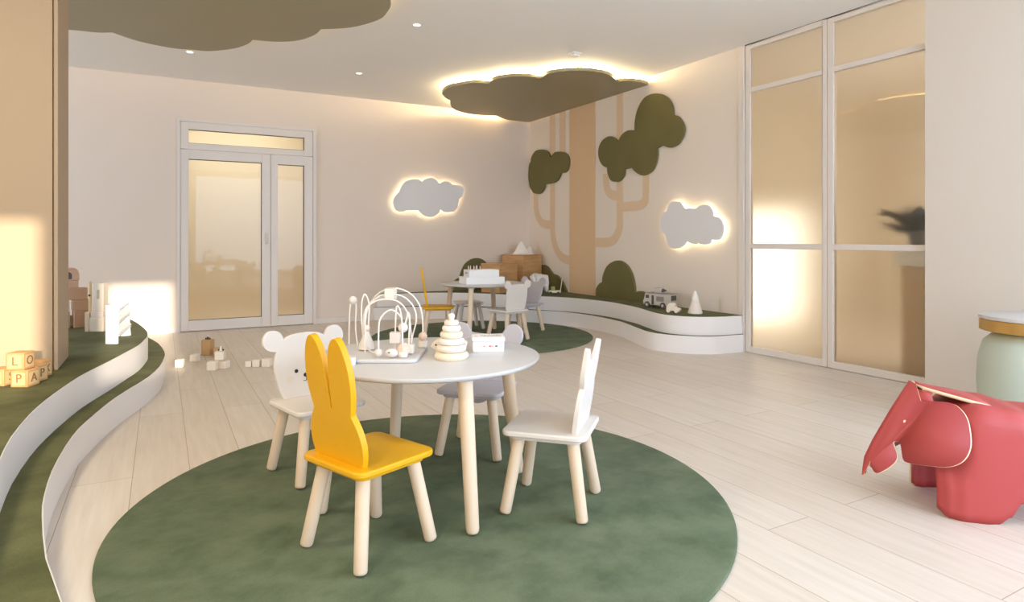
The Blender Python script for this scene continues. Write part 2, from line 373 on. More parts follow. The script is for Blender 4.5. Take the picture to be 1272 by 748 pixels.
# ------------------------------------------------------------------ stepped carpeted platforms
def platform(name, label, up, lo, close, z1, z2):
    o = thing(name, label, 'platform', (0, 0, 0))
    fn = lambda a, b, d: (a, b, d)
    lp = lo + close; upp = up + close
    MB().prism(lp, fn, 0, z1 - 0.004).build('lower_riser', RISER, o, ang=25)
    MB().prism(inset(lp, 0.004), fn, z1 - 0.004, z1).build('lower_carpet', CARPET, o, ang=25)
    MB().prism(upp, fn, z1, z2 - 0.004).build('upper_riser', RISER, o, ang=25)
    MB().prism(inset(upp, 0.004), fn, z2 - 0.004, z2).build('upper_carpet', CARPET, o, ang=25)
    return o
UPL = [(-1.6,7.25),(-.9,7.2),(-.5,7.02),(-.32,6.78),(-.215,6.45),(-.145,6.04),(-.096,5.666),(-.084,5.396),(-.098,5.2),(-.13,4.93),(-.185,4.69),(-.265,4.36),(-.325,4.14),(-.37,3.95),(-.41,3.71),(-.445,3.45),(-.465,3.2),(-.47,2.87),(-.455,2.6),(-.43,2.2),(-.40,1.6),(-.5,.9),(-1.2,.2)]
LOL = [(-1.6,7.42),(-.8,7.36),(-.36,7.1),(-.19,6.8),(-.1,6.56),(-.016,6.14),(.027,5.67),(.025,5.41),(-.005,5.046),(-.07,4.69),(-.16,4.388),(-.224,4.157),(-.267,3.96),(-.30,3.78),(-.335,3.57),(-.355,3.3),(-.362,2.97),(-.35,2.69),(-.33,2.5),(-.276,2.157),(-.209,1.876),(-.15,1.5),(-.15,1.0),(-.4,.3),(-1.2,-.2)]
UPR = [(2.45,8.03),(2.673,7.975),(2.98,7.925),(3.3,7.80),(3.55,7.60),(3.85,7.2),(4.17,6.68),(4.346,6.386),(4.428,6.025),(4.441,5.66),(4.386,5.345),(4.334,5.126),(4.242,4.87),(4.17,4.65),(4.159,4.478),(4.225,4.32),(4.349,4.21),(4.522,4.146),(4.74,4.12)]
LOR = [(2.40,8.03),(2.6,7.965),(3.0,7.855),(3.25,7.74),(3.46,7.57),(3.8,7.18),(4.1,6.72),(4.26,6.5),(4.35,6.2),(4.37,5.85),(4.33,5.44),(4.26,5.2),(4.17,4.95),(4.10,4.75),(4.075,4.6),(4.10,4.47),(4.165,4.35),(4.27,4.235),(4.43,4.145),(4.74,4.11)]
platform('stepped_platform', 'two-tier curved platform with green carpet along the left side under the pillar', open_curve(UPL, 2), open_curve(LOL, 2), [(-3.99, .0), (-3.99, 7.3)], 0.167, P_Z)
platform('stepped_platform', 'narrow white two-tier curved platform with green top in the far corner under the tree', open_curve(UPR, 4), open_curve(LOR, 4), [(4.75, 8.03)], 0.167, P_Z)

# ------------------------------------------------------------------ ceiling and wall shapes
def halo_panel(root, pts, fn, d_panel0, d_panel1, d_wall, ins, m_panel, led=LED):
    MB().prism(pts, fn, d_panel0, d_panel1).build('panel', m_panel, root, ang=25)
    MB().prism(inset(pts, ins), fn, d_panel0, d_wall).build('spacer', WHITE, root, ang=25)
    o = MB().ribbon(inset(pts, ins - 0.004), fn, d_panel0 + (d_wall - d_panel0) * 0.1, d_panel0 + (d_wall - d_panel0) * 0.8).build('led_strip', led, root, smooth=False)
    o['label'] = 'glowing warm strip of light behind the panel edge'
CEIL_NEAR = [(2.891,6.906),(2.85,6.716),(2.864,6.556),(2.933,6.395),(3.031,6.276),(3.17,6.251,1),(3.138,6.111),(3.164,5.96),(3.244,5.849),(3.349,5.784),(3.465,5.76),(3.552,5.805,1),(3.516,5.59),(3.571,5.454),(3.67,5.351),(3.81,5.28),(3.976,5.271),(4.145,5.327),(4.36,5.493,1),(4.385,5.432),(4.486,5.391),(4.619,5.388),(4.735,5.422,1)]
CEIL_FAR = [(4.745,5.476,1),(4.738,8.02,1),(4.559,8.02),(4.34,7.997),(4.172,7.886),(4.088,7.814,1),(3.906,7.876),(3.68,7.867),(3.481,7.774),(3.326,7.614),(3.206,7.401),(3.138,7.228,1),(3.047,7.152),(2.936,6.993)]
CEIL_LEFT = [(-0.934,6.519,1),(-0.671,6.373),(-0.475,6.342),(-0.358,6.277,1),(-0.17,6.443),(0.077,6.525),(0.258,6.497),(0.4,6.458),(0.585,6.262),(0.675,6.061),(0.697,5.918,1),(0.891,5.87),(1.048,5.741),(1.14,5.526),(1.156,5.345,1),(1.365,5.176),(1.503,4.899),(1.512,4.693),(1.475,4.495),(1.36,4.3,1),(1.7,4.1),(1.8,3.6),(1.55,3.15,1),(1.25,2.75),(.75,2.65),(.35,2.85,1),(.05,2.7),(-.35,2.8),(-.45,3.3),(-.4,3.8,1),(-.43,4.1,1),(-.43,4.72,1),(-.8,4.9,1),(-1.0,5.3),(-1.15,5.9),(-1.05,6.4)]
cz = lambda a, b, d: (a, b, d)
o = thing('cloud_ceiling_panel', 'olive cloud canopy under the ceiling in the far corner above the painted tree', 'ceiling panel', (0, 0, 0))
halo_panel(o, closed(CEIL_NEAR + CEIL_FAR, 4), cz, 2.802, 2.767, ZC, 0.10, CANOPY, mat('led_cove', (255, 232, 184), 0.5, emit=55.0))
o = thing('cloud_ceiling_panel', 'large olive cloud canopy overhead near the pillar, cut by the top of the view', 'ceiling panel', (0, 0, 0))
halo_panel(o, closed(CEIL_LEFT, 4), cz, 2.822, 2.785, ZC, 0.10, CANOPY, mat('led_cove_soft', (255, 222, 158), 0.5, emit=18.0))
CLOUD_BACK = [(2.658,1.579,1),(2.687,1.624),(2.728,1.66,1),(2.758,1.734),(2.811,1.804),(2.894,1.839),(2.978,1.846),(3.027,1.831),(3.051,1.815,1),(3.094,1.851),(3.174,1.875),(3.248,1.853),(3.286,1.813),(3.308,1.803,1),(3.361,1.832),(3.437,1.832),(3.488,1.795,1),(3.546,1.793),(3.61,1.786),(3.649,1.752),(3.656,1.693),(3.63,1.632),(3.591,1.602,1),(3.578,1.548),(3.565,1.488),(3.514,1.434),(3.45,1.417),(3.374,1.419),(3.317,1.453,1),(3.286,1.4),(3.223,1.358),(3.161,1.346),(3.088,1.362),(3.039,1.395),(3.008,1.429,1),(2.954,1.432),(2.906,1.427),(2.834,1.431,1),(2.799,1.413),(2.74,1.41),(2.687,1.433),(2.658,1.489),(2.649,1.539)]
CLOUD_RIGHT = [(5.192,1.223),(5.178,1.282),(5.128,1.329),(5.079,1.347,1),(5.065,1.394),(5.017,1.436),(4.963,1.442),(4.903,1.435),(4.857,1.399),(4.818,1.36,1),(4.753,1.362),(4.665,1.354,1),(4.616,1.383),(4.555,1.391),(4.495,1.373),(4.448,1.322),(4.437,1.273,1),(4.379,1.258),(4.333,1.221),(4.31,1.16),(4.322,1.09),(4.367,1.046),(4.46,1.042,1),(4.483,1.01),(4.543,0.996),(4.604,1.002),(4.634,1.014,1),(4.678,1.0),(4.741,1.009),(4.792,1.027,1),(4.831,0.99),(4.896,0.961),(4.963,0.952),(5.038,0.973),(5.086,1.036),(5.1,1.094,1),(5.156,1.124),(5.185,1.174)]
wyf = lambda a, b, d: (a, YW - d, b)
wxf = lambda a, b, d: (XW - d, a, b)
LEDW = mat('led_cloud', (255, 236, 198), 0.5, emit=5.0)
o = thing('cloud_wall_light', 'white backlit cloud lamp on the back wall right of the white door', 'wall light', (0, 0, 0))
halo_panel(o, closed(CLOUD_BACK), wyf, 0.04, 0.058, 0.0, 0.022, CLOUDW, LEDW)
o = thing('cloud_wall_light', 'white backlit cloud lamp on the right wall between the tree and the glass doors', 'wall light', (0, 0, 0))
halo_panel(o, closed(CLOUD_RIGHT), wxf, 0.04, 0.058, 0.0, 0.022, CLOUDW, LEDW)
LEAF_LEFT = [(7.96,2.176,1),(7.94,2.245),(7.841,2.315),(7.725,2.327),(7.555,2.3),(7.463,2.249),(7.42,2.176,1),(7.373,2.219),(7.285,2.242),(7.129,2.225),(7.011,2.177),(6.962,2.097),(6.978,2.006),(7.045,1.947),(7.163,1.943,1),(7.198,1.886),(7.285,1.836),(7.427,1.822),(7.566,1.822,1),(7.592,1.761),(7.668,1.707),(7.763,1.697),(7.88,1.72),(7.94,1.769,1),(7.99,1.825),(8.02,1.925),(8.025,2.019),(8.01,2.118),(7.985,2.161)]
LEAF_RIGHT = [(5.641,2.292,1),(5.636,2.394),(5.589,2.523),(5.486,2.623),(5.362,2.648),(5.217,2.623),(5.101,2.556),(5.032,2.463),(5.014,2.36,1),(4.943,2.329),(4.878,2.255),(4.856,2.189),(4.878,2.115),(4.943,2.045),(5.055,2.02),(5.135,2.042),(5.182,2.064,1),(5.27,2.039,1),(5.265,1.973),(5.289,1.877),(5.362,1.793),(5.499,1.764),(5.615,1.808),(5.694,1.871,1),(5.816,1.865,1),(5.829,1.793),(5.899,1.737),(5.983,1.729),(6.084,1.761),(6.143,1.857),(6.149,1.912,1),(6.248,1.959),(6.318,2.059),(6.318,2.171),(6.248,2.254),(6.114,2.29),(5.998,2.252),(5.941,2.203,1),(5.871,2.273),(5.761,2.306)]
BUSH_RIGHT = [(6.373,0.343,1),(6.373,0.39),(6.366,0.44),(6.304,0.5),(6.249,0.522,1),(6.233,0.606),(6.152,0.721),(6.02,0.784),(5.891,0.793),(5.766,0.735),(5.685,0.634),(5.645,0.515),(5.64,0.428,1),(5.579,0.459),(5.502,0.459),(5.451,0.426),(5.421,0.38),(5.41,0.343,1)]
BUSH_BACK = [(3.478,0.343,1),(3.502,0.42),(3.55,0.484),(3.611,0.516,1),(3.63,0.571),(3.681,0.685),(3.77,0.758),(3.864,0.784),(3.955,0.767),(4.03,0.711),(4.098,0.616),(4.13,0.501),(4.136,0.343,1)]
BUSH_CORNER = [(7.028,0.343,1),(7.056,0.383),(7.134,0.475),(7.243,0.546),(7.375,0.572,1),(7.437,0.614),(7.521,0.667),(7.628,0.685),(7.737,0.659),(7.826,0.574),(7.849,0.433),(7.849,0.343,1)]
def board(name, label, pts, fn, d0=0.006, d1=0.03):
    o = MB().prism(closed(pts), fn, d0 + 0.002 if d0 else 0, d1).build(name, OLIVE, ang=25)
    return tag(o, label, 'wall decoration')
board('leaf_panel', 'small olive leaf cluster board on the wall left of the trunk', LEAF_LEFT, wxf, 0.007)
board('leaf_panel', 'large olive leaf cluster board on the wall right of the trunk', LEAF_RIGHT, wxf, 0.007)
board('bush_panel', 'olive bush board with a tall middle lobe beside the trunk base', BUSH_RIGHT, wxf, 0.0)
board('bush_panel', 'olive bush board on the back wall behind the far table', BUSH_BACK, wyf, 0.0)
board('bush_panel', 'dark olive bush board in the corner behind the toy lamb', BUSH_CORNER, wxf, 0.0)
# painted tree
tree = thing('painted_tree', 'tan tree painted on the right wall, thick trunk with thin bent branches', 'wall decoration', (0, 0, 0))
MB().prism([(6.986, P_Z + 0.002), (6.416, P_Z + 0.002), (6.416, 2.78), (6.986, 2.78)], wxf, 0.0006, 0.008).build('trunk', TRUNK, tree, smooth=False)
BN = [0]
def branch(pts, wd):
    BN[0] += 1; th = 0.0040 + 0.0003 * BN[0]
    p = open_curve(pts, 5); L = []; Rr = []
    for i in range(len(p)):
        a = p[max(i - 1, 0)]; b = p[min(i + 1, len(p) - 1)]; tx, ty = b[0] - a[0], b[1] - a[1]; n = math.hypot(tx, ty) or 1
        L.append((p[i][0] - ty / n * wd / 2, p[i][1] + tx / n * wd / 2)); Rr.append((p[i][0] + ty / n * wd / 2, p[i][1] - tx / n * wd / 2))
    MB().prism(L + Rr[::-1], wxf, 0.0006, th).build('branch', BRANCH, tree, smooth=False)
branch([(6.967,.767),(7.13,.79),(7.26,.86),(7.35,.97),(7.4,1.12),(7.41,1.3),(7.41,1.9)], 0.12)
branch([(7.38,1.246),(7.56,1.255),(7.70,1.29),(7.80,1.38),(7.85,1.5),(7.865,1.8)], 0.12)
branch([(7.41,2.2),(7.41,2.78)], 0.14)
branch([(7.16,2.15),(7.16,2.78)], 0.14)
branch([(6.45,1.01),(6.2,1.01),(6.06,1.04),(5.97,1.13),(5.935,1.26),(5.935,1.9)], 0.115)
branch([(5.935,2.2),(5.935,2.78)], 0.115)
branch([(5.925,1.43),(5.62,1.43),(5.52,1.455),(5.475,1.53),(5.471,1.9)], 0.11)
branch([(5.955,1.56),(6.06,1.575),(6.15,1.62),(6.195,1.71),(6.203,1.85)], 0.11)
# recessed ceiling lights and a small ceiling box
for (x, y, lab) in ((1.885, 5.051, 'round recessed spotlight in the ceiling nearest the middle of the room'), (1.883, 6.828, 'round recessed ceiling spotlight closest to the back wall'), (0.244, 6.84, 'round recessed spotlight at the rim of the large cloud canopy')):
    o = thing('ceiling_spotlight', lab, 'ceiling light', (x, y, ZC), 0, 'recessed ceiling spotlights')
    lathe_obj('trim_ring', [(0.028, -0.001), (0.045, -0.003), (0.048, -0.001), (0.048, 0.004), (0.028, 0.004)], WHITE, o)
    lathe_obj('lamp_lens', [(0.001, -0.0015), (0.029, -0.0015), (0.029, 0.003), (0.001, 0.003)], LENS, o)
o = thing('ceiling_detector', 'small square white detector on the ceiling in front of the glowing cloud canopy', 'detector', (3.51, 5.07, ZC))
MB().box((-0.045, -0.045, -0.012), (0.045, 0.045, 0)).build('mounting_plate', CEIL, o, bevel=0.003)
MB().box((-0.032, -0.032, -0.035), (0.032, 0.032, -0.012)).build('sensor_box', CEIL, o, bevel=0.006)

# ------------------------------------------------------------------ rugs
def rug(label, x, y, r):
    o = MB().lathe([(0.001, 0), (r - 0.004, 0), (r, 0.003), (r, 0.008), (r - 0.006, 0.012), (0.001, 0.012)], 128).build('round_rug', RUG, loc=(x, y, 0), ang=60)
    return tag(o, label, 'rug')
rug('large round green rug under the front table', 0.978, 2.417, 1.167)
rug('round green rug under the far table by the corner platform', 3.046, 6.153, 1.187)
ZR = 0.012

# ------------------------------------------------------------------ round tables
def leg_mesh(top, foot, rt, rf):
    m = MB(); t = Vector(top); f = Vector(foot)
    ps = [t]; rs = [rt]
    for k in (0.35, 0.7, 0.965): ps.append(t.lerp(f, k)); rs.append(rt + (rf - rt) * k)
    ps += [t.lerp(f, 0.985), t.lerp(f, 0.996), f]; rs += [rf * 0.93, rf * 0.78, rf * 0.5]
    return m.tube(ps, rs, 20)
def table(label, x, y, h, angs=(-90, 0, 90, 180)):
    o = thing('round_table', label, 'table', (x, y, ZR), 0, 'round white tables'); hh = h - ZR
    r = 0.458
    lathe_obj('tabletop', [(0.001, hh - 0.022), (r - 0.02, hh - 0.022), (r - 0.006, hh - 0.016), (r, hh - 0.008), (r - 0.001, hh - 0.002), (r - 0.006, hh), (0.001, hh)], TABLEW, o, 96, ang=50)
    for a in angs:
        c, s = math.cos(R(a)), math.sin(R(a))
        leg_mesh((0.365 * c, 0.365 * s, hh - 0.03), (0.43 * c, 0.43 * s, 0.004), 0.028, 0.0235).build('leg', BIRCH, o, ang=50)['label'] = 'pale birch wood leg'
        MB().lathe([(0.001, hh - 0.036), (0.036, hh - 0.036), (0.038, hh - 0.022), (0.001, hh - 0.022)], 24, (0.362 * c, 0.362 * s)).build('leg_mount', TABLEW, o)
    return o
table('round white childrens table on the large green rug, bead maze on top', 0.957, 2.44, 0.577)
table('round white childrens table on the far green rug, stacked trays on top', 3.046, 6.153, 0.577, (45, 135, 225, 315))

# ------------------------------------------------------------------ animal chairs
def sil_rabbit():
    rt = [(0.125, 0.0), (0.137, 0.04), (0.138, 0.08), (0.128, 0.12), (0.112, 0.15), (0.100, 0.168, 1), (0.108, 0.20), (0.116, 0.24), (0.119, 0.28), (0.116, 0.32), (0.107, 0.36), (0.092, 0.395), (0.073, 0.417), (0.050, 0.412), (0.029, 0.385), (0.015, 0.34), (0.008, 0.29), (0.005, 0.24), (0.0035, 0.20), (0.003, 0.185)]
    pts = [(p[0], p[1]) + p[2:] for p in rt]
    lf = [(-p[0], p[1]) + p[2:] for p in rt][::-1]
    pts[0] = pts[0][:2] + (1,); lf[-1] = lf[-1][:2] + (1,)
    return pts + [(0, 0.178)] + lf
def circ_union(cs, clip=0.0):
    """outline of overlapping circles/ellipses (x, z, rx, rz) walked by radial casting from their middle"""
    cx = sum(c[0] for c in cs) / len(cs); cz_ = cs[0][1]; out = []
    for k in range(160):
        a = 2 * PI * k / 160; dx, dz = math.cos(a), math.sin(a); best = 0
        for (x, z, rx, rz) in cs:
            px, pz = (cx - x) / rx, (cz_ - z) / rz; ux, uz = dx / rx, dz / rz
            A = ux * ux + uz * uz; B = px * ux + pz * uz; C = px * px + pz * pz - 1; D = B * B - A * C
            if D > 0: best = max(best, (-B + math.sqrt(D)) / A)
        z = cz_ + dz * best
        x = cx + dx * best
        if z < clip:
            x = cx + (x - cx) * (cz_ - clip) / (cz_ - z); z = clip
        out.append((x, z))
    return out
def ear_union(head, ears):
    """head outline plus two separate ears, outline walked as three arcs"""
    return head
SIL = {}
SIL['rabbit'] = (closed(sil_rabbit(), 3), [])
def bear_pts():
    rt = [(0.105, 0.0, 1), (0.125, 0.04), (0.140, 0.10), (0.146, 0.15), (0.143, 0.19), (0.137, 0.215, 1), (0.170, 0.222), (0.192, 0.247), (0.192, 0.280), (0.172, 0.307), (0.140, 0.312), (0.112, 0.298), (0.099, 0.270, 1), (0.07, 0.284), (0.035, 0.290)]
    return rt + [(0, 0.292)] + [(-p[0],) + p[1:] for p in rt[::-1]]
SIL['bear'] = (closed(bear_pts(), 3), [])
def square_bear_pts():
    rt = [(0.115, 0.0, 1), (0.13, 0.03), (0.138, 0.09), (0.140, 0.15), (0.138, 0.20), (0.136, 0.225, 1), (0.160, 0.228), (0.178, 0.25), (0.178, 0.28), (0.160, 0.302), (0.132, 0.305), (0.110, 0.290), (0.100, 0.262, 1), (0.05, 0.266)]
    return rt + [(0, 0.267)] + [(-p[0],) + p[1:] for p in rt[::-1]]
SIL['square_bear'] = (closed(square_bear_pts(), 3), [])
def elephant_pts():
    rt = [(0.095, 0.0, 1), (0.122, 0.05), (0.138, 0.10), (0.146, 0.145), (0.150, 0.175, 1), (0.178, 0.19), (0.192, 0.225), (0.184, 0.265), (0.150, 0.290), (0.110, 0.280), (0.085, 0.242, 1), (0.05, 0.238)]
    return rt + [(0, 0.236)] + [(-p[0],) + p[1:] for p in rt[::-1]]
SIL['elephant'] = (closed(elephant_pts(), 3), [])
def cat_pts():
    rt = [(0.125, 0.0, 1), (0.140, 0.05), (0.142, 0.10), (0.130, 0.145), (0.112, 0.168, 1), (0.128, 0.19), (0.138, 0.225), (0.138, 0.262), (0.134, 0.318, 1), (0.120, 0.326, 1), (0.085, 0.285, 1), (0.05, 0.272)]
    return rt + [(0, 0.268)] + [(-p[0],) + p[1:] for p in rt[::-1]]
SIL['cat'] = (closed(cat_pts(), 3), [])
def rsq(h, r, n=6):
    out = []
    for (sx, sy, a0) in ((1, 1, 0), (-1, 1, 90), (-1, -1, 180), (1, -1, 270)):
        for k in range(n + 1):
            a = R(a0 + 90 * k / n); out.append((sx * (h - r) + r * math.cos(a), sy * (h - r) + r * math.sin(a)))
    return out
ZS = 0.33 - ZR
def chair(label, kind, x, y, face, m, group, seatm=None, face_marks=False, apron=False, tilt=9):
    nm = {'rabbit': 'rabbit_chair', 'bear': 'bear_chair', 'square_bear': 'bear_chair', 'elephant': 'elephant_chair', 'cat': 'cat_chair'}[kind]
    o = thing(nm, label, 'chair', (x, y, ZR), R(face), group)
    fl = lambda a, b, d: (a, b, d)
    MB().prism(rsq(0.163, 0.038), fl, ZS - 0.021, ZS).build('seat', seatm or m, o, bevel=0.006, seg=3)
    MB().prism(rsq(0.137, 0.03), fl, ZS - 0.038, ZS - 0.021).build('seat_frame', seatm or m, o, bevel=0.003)
    for sx in (-1, 1):
        for sy in (-1, 1):
            leg_mesh((sx * 0.103, sy * 0.103, ZS - 0.03), (sx * 0.148, sy * 0.148, 0.004), 0.0235, 0.0215).build('leg', BIRCH, o, ang=50)['label'] = 'pale birch wood leg'
    tl = R(tilt); xb = -0.112
    bf = lambda a, b, d: (xb - b * math.sin(tl) + d * math.cos(tl), a, ZS - 0.002 + b * math.cos(tl) + d * math.sin(tl))
    b = MB().prism(SIL[kind][0], bf, -0.011, 0.011).build('backrest', m, o, ang=30, bevel=0.0035, seg=2)
    def dot(name, a, z, r, mm, sa=1.0):
        return MB().prism([(a + r * sa * math.cos(2 * PI * k / 16), z + r * math.sin(2 * PI * k / 16)) for k in range(16)], bf, 0.0105, 0.0125).build(name, mm, b)
    if face_marks:
        dot('eye', 0.047, 0.120, 0.0085, BLACK); dot('eye', -0.047, 0.120, 0.0085, BLACK)
        dot('nose', 0.0, 0.098, 0.010, BLACK, 1.35)
        mo = MB(); mo.tube([bf(0, 0.09, 0.012), bf(0, 0.076, 0.012)], 0.0016, 6); mo.tube([bf(-0.014, 0.074, 0.012), bf(-0.006, 0.070, 0.012), bf(0, 0.076, 0.012), bf(0.006, 0.070, 0.012), bf(0.014, 0.074, 0.012)], 0.0016, 6)
        mo.build('mouth', BLACK, b)
        dot('cheek', 0.078, 0.085, 0.016, BLUSH); dot('cheek', -0.078, 0.085, 0.016, BLUSH)
    if apron:
        pa = closed([(0.062, ZS - 0.036, 1), (0.058, ZS - 0.055), (0.04, ZS - 0.078), (0.0, ZS - 0.09), (-0.04, ZS - 0.078), (-0.058, ZS - 0.055), (-0.062, ZS - 0.036, 1)], 3)
        MB().prism(pa, lambda a, b_, d: (d, a, b_), -0.01, 0.01).build('apron', m, o, bevel=0.003)
    return o
G1, G2 = 'animal chairs around the front table', 'animal chairs around the far table'
chair('bright yellow chair with a tall rabbit-ear back at the front table', 'rabbit', 0.620, 2.122, 21.5, YELLOW, G1)
chair('white chair with a bear face back, behind the yellow rabbit chair', 'bear', 0.612, 2.903, -76, CWHITE, G1, face_marks=True, tilt=5)
chair('white chair with a small-eared back seen edge-on, right of the front table', 'cat', 1.345, 2.100, 134, CWHITE, G1)
chair('pale grey chair with a big-eared elephant back behind the front table', 'elephant', 1.370, 2.820, 225, GREY, G1, apron=True)
chair('yellow rabbit chair seen from the side at the far table', 'rabbit', 2.61, 6.36, -20, YELLOW, G2)
chair('cream white bear chair seen from behind at the far table', 'square_bear', 3.13, 5.74, 104, CWHITE, G2)
chair('grey elephant chair beside the bear chair at the far table', 'elephant', 3.60, 6.20, 196, GREY, G2, apron=True)
st = thing('low_stool', 'low white stool behind the far table, in front of the corner platform', 'stool', (3.13, 6.70, ZR), R(-10))
MB().prism(rsq(0.15, 0.035), lambda a, b, d: (a, b, d), ZS - 0.025, ZS - 0.004).build('seat', CWHITE, st, bevel=0.005)
for sx in (-1, 1):
    for sy in (-1, 1): leg_mesh((sx * 0.10, sy * 0.10, ZS - 0.024), (sx * 0.145, sy * 0.145, 0.004), 0.023, 0.021).build('leg', CWHITE, st, ang=50)

# ------------------------------------------------------------------ toys on the front table
ZT = 0.577
mz = thing('bead_maze', 'white wire bead maze with looping wires on the front table', 'toy', (0.80, 2.50, ZT), R(-29))
MB().prism(rsq(1, 0.2), lambda a, b, d: (a * 0.178 - 0.028, b * 0.175, d), 0, 0.016).build('base', TABLEW, mz, bevel=0.005)
WIRES = [
 [(-0.19+.05, 0.158, 0.02), (-0.189+.05, 0.158, 0.115), (-0.184+.05, 0.158, 0.192), (-0.173+.05, 0.158, 0.212), (-0.16+.05, 0.158, 0.185), (-0.162+.05, 0.158, 0.098), (-0.158+.05, 0.158, 0.046), (-0.153+.05, 0.158, 0.016)],
 [(-0.1, 0.05, 0.016), (-0.11, 0.05, 0.129), (-0.11, 0.05, 0.213), (-0.096, 0.05, 0.244), (-0.08, 0.05, 0.203), (-0.082, 0.05, 0.129), (-0.083, 0.05, 0.016)],
 [(-0.114, 0.1, 0.016), (-0.112, 0.1, 0.157), (-0.086, 0.1, 0.202), (-0.049, 0.1, 0.245), (-0.0, 0.1, 0.263), (0.043, 0.1, 0.262), (0.091, 0.1, 0.236), (0.124, 0.1, 0.187), (0.135, 0.1, 0.123), (0.136, 0.1, 0.016)],
 [(-0.097, 0.05, 0.016), (-0.092, 0.05, 0.163), (-0.052, 0.05, 0.226), (-0.008, 0.05, 0.244), (0.032, 0.05, 0.243), (0.075, 0.05, 0.226), (0.108, 0.05, 0.184), (0.115, 0.05, 0.133), (0.099, 0.05, 0.067), (0.095, 0.05, 0.016)],
 [(-0.08, -0.02, 0.016), (-0.08, -0.02, 0.1), (-0.077, -0.02, 0.187), (-0.041, -0.02, 0.221), (0.005, -0.02, 0.23), (0.054, -0.02, 0.22), (0.087, -0.02, 0.182), (0.103, -0.02, 0.119), (0.107, -0.02, 0.015)],
 [(-0.003, -0.13, 0.016), (-0.002, -0.13, 0.134), (0.009, -0.13, 0.173), (0.044, -0.13, 0.2), (0.079, -0.13, 0.178), (0.088, -0.13, 0.147), (0.091, -0.13, 0.016)],
 [(0.049, -0.06, 0.016), (0.049, -0.06, 0.102), (0.052, -0.06, 0.192), (0.06, -0.06, 0.206), (0.07, -0.06, 0.182), (0.076, -0.06, 0.137), (0.084, -0.06, 0.121), (0.094, -0.06, 0.16), (0.1, -0.06, 0.181), (0.106, -0.06, 0.157), (0.103, -0.06, 0.08), (0.102, -0.06, 0.016)]]
WIREM = mat('wire_white', (242, 234, 224), 0.35)
for i, wv in enumerate(WIRES):
    if i == 0: wv = [(x - 0.05, y - 0.003, z) for x, y, z in wv]
    MB().tube(open_curve(wv, 5), 0.0032, 8).build('wire', WIREM, mz, ang=60)
def bead(name, mb, m): return mb.build(name, m, mz, bevel=0.0)
bead('bead', MB().ball((-0.173, 0.155, 0.209), 0.018), CWHITE)
bead('block_bead', MB().box((-0.014, 0.04, 0.222), (0.024, 0.11, 0.268)), RINGP)
bead('bead', MB().ball((0.080, -0.06, 0.122), 0.020), CWHITE)
bead('block_bead', MB().box((0.03, -0.08, 0.063), (0.070, -0.04, 0.104)), CWHITE)
bead('faceted_bead', MB().lathe([(0.008, 0.016), (0.027, 0.034), (0.024, 0.056), (0.010, 0.070)], 8, (0.092, -0.115)), PINKB)
bead('cone_bead', MB().lathe([(0.034, 0.020), (0.030, 0.04), (0.012, 0.085), (0.010, 0.092)], 20, (-0.088, 0.04)), CWHITE)
bead('bead', MB().ball((-0.088, 0.04, 0.105), 0.014), RINGP)
bead('bead', MB().ball((0.136, 0.10, 0.062), 0.019), PINKB)
bead('roller_bead', MB().lathe([(0.001, 0.018), (0.019, 0.018), (0.019, 0.044), (0.001, 0.044)], 20, (0.136, 0.10)), RINGW)
bead('bead', MB().ball((-0.003, -0.13, 0.034), 0.0165), CWHITE)
bead('roller_bead', MB().lathe([(0.001, 0.018), (0.018, 0.018), (0.020, 0.03), (0.014, 0.038), (0.001, 0.040)], 20, (0.091, -0.13)), CWHITE)
bead('block_bead', MB().box((0.088, -0.072, 0.02), (0.122, -0.038, 0.054)), RINGW)
fx = MB(); fx.ball((0.05, -0.145, 0.036), 0.019, 14, 0, (1.3, 0.8, 0.9)); fx.build('fish_bead', CWHITE, mz)
MB().ball((0.043, -0.161, 0.040), 0.003, 8).build('eye', BLACK, mz)
tr = MB(); tr.tube(open_curve([(-0.075, 0.0, 0.03), (-0.05, -0.04, 0.022), (-0.02, -0.07, 0.024)], 5), 0.003, 8); tr.build('cord', WIREM, mz)

tw = thing('ring_tower', 'cream wooden ring stacking tower on the front table', 'toy', (1.003, 2.302, ZT), 0)
z = 0.0; rr = [(0.068, 0.031, RINGC), (0.059, 0.028, RINGP), (0.052, 0.026, RINGW), (0.046, 0.025, RINGC), (0.037, 0.024, RINGW), (0.029, 0.021, RINGP)]
for r, h, m in rr:
    h2 = h - 0.0015
    lathe_obj('ring', [(0.001, z), (r * 0.86, z), (r * 0.97, z + h2 * 0.25), (r, z + h2 * 0.5), (r * 0.96, z + h2 * 0.78), (r * 0.85, z + h2), (0.001, z + h2)], m, tw, 40)
    z += h
lathe_obj('peg_top', [(0.001, z - 0.002), (0.010, z - 0.002), (0.0105, z + 0.006), (0.0135, z + 0.012), (0.0125, z + 0.020), (0.006, z + 0.025), (0.001, z + 0.026)], RINGW, tw, 24)
wh = thing('wooden_bird', 'pale wooden bird half hidden behind the ring tower', 'toy', (1.04, 2.405, ZT), R(151))
prof = closed([(0.078, 0.035), (0.055, 0.058), (0.02, 0.07), (-0.03, 0.062), (-0.07, 0.05), (-0.06, 0.015), (-0.03, 0.0, 1), (0.03, 0.0, 1), (0.058, 0.018)], 4)
MB().prism(prof, lambda a, b, d: (a, d, b), -0.018, 0.018).build('body', CREAMW, wh, bevel=0.004)
for s in (-1, 1): MB().ball((0.055, s * 0.018, 0.04), 0.004, 8).build('eye', BLACK, wh)
bx = thing('toy_box', 'small white lidded box with pencil scribbles on the front table', 'box', (1.215, 2.405, ZT), R(-23))
MB().box((-0.066, -0.048, 0), (0.066, 0.048, 0.044)).build('body', PAPER, bx, bevel=0.003)
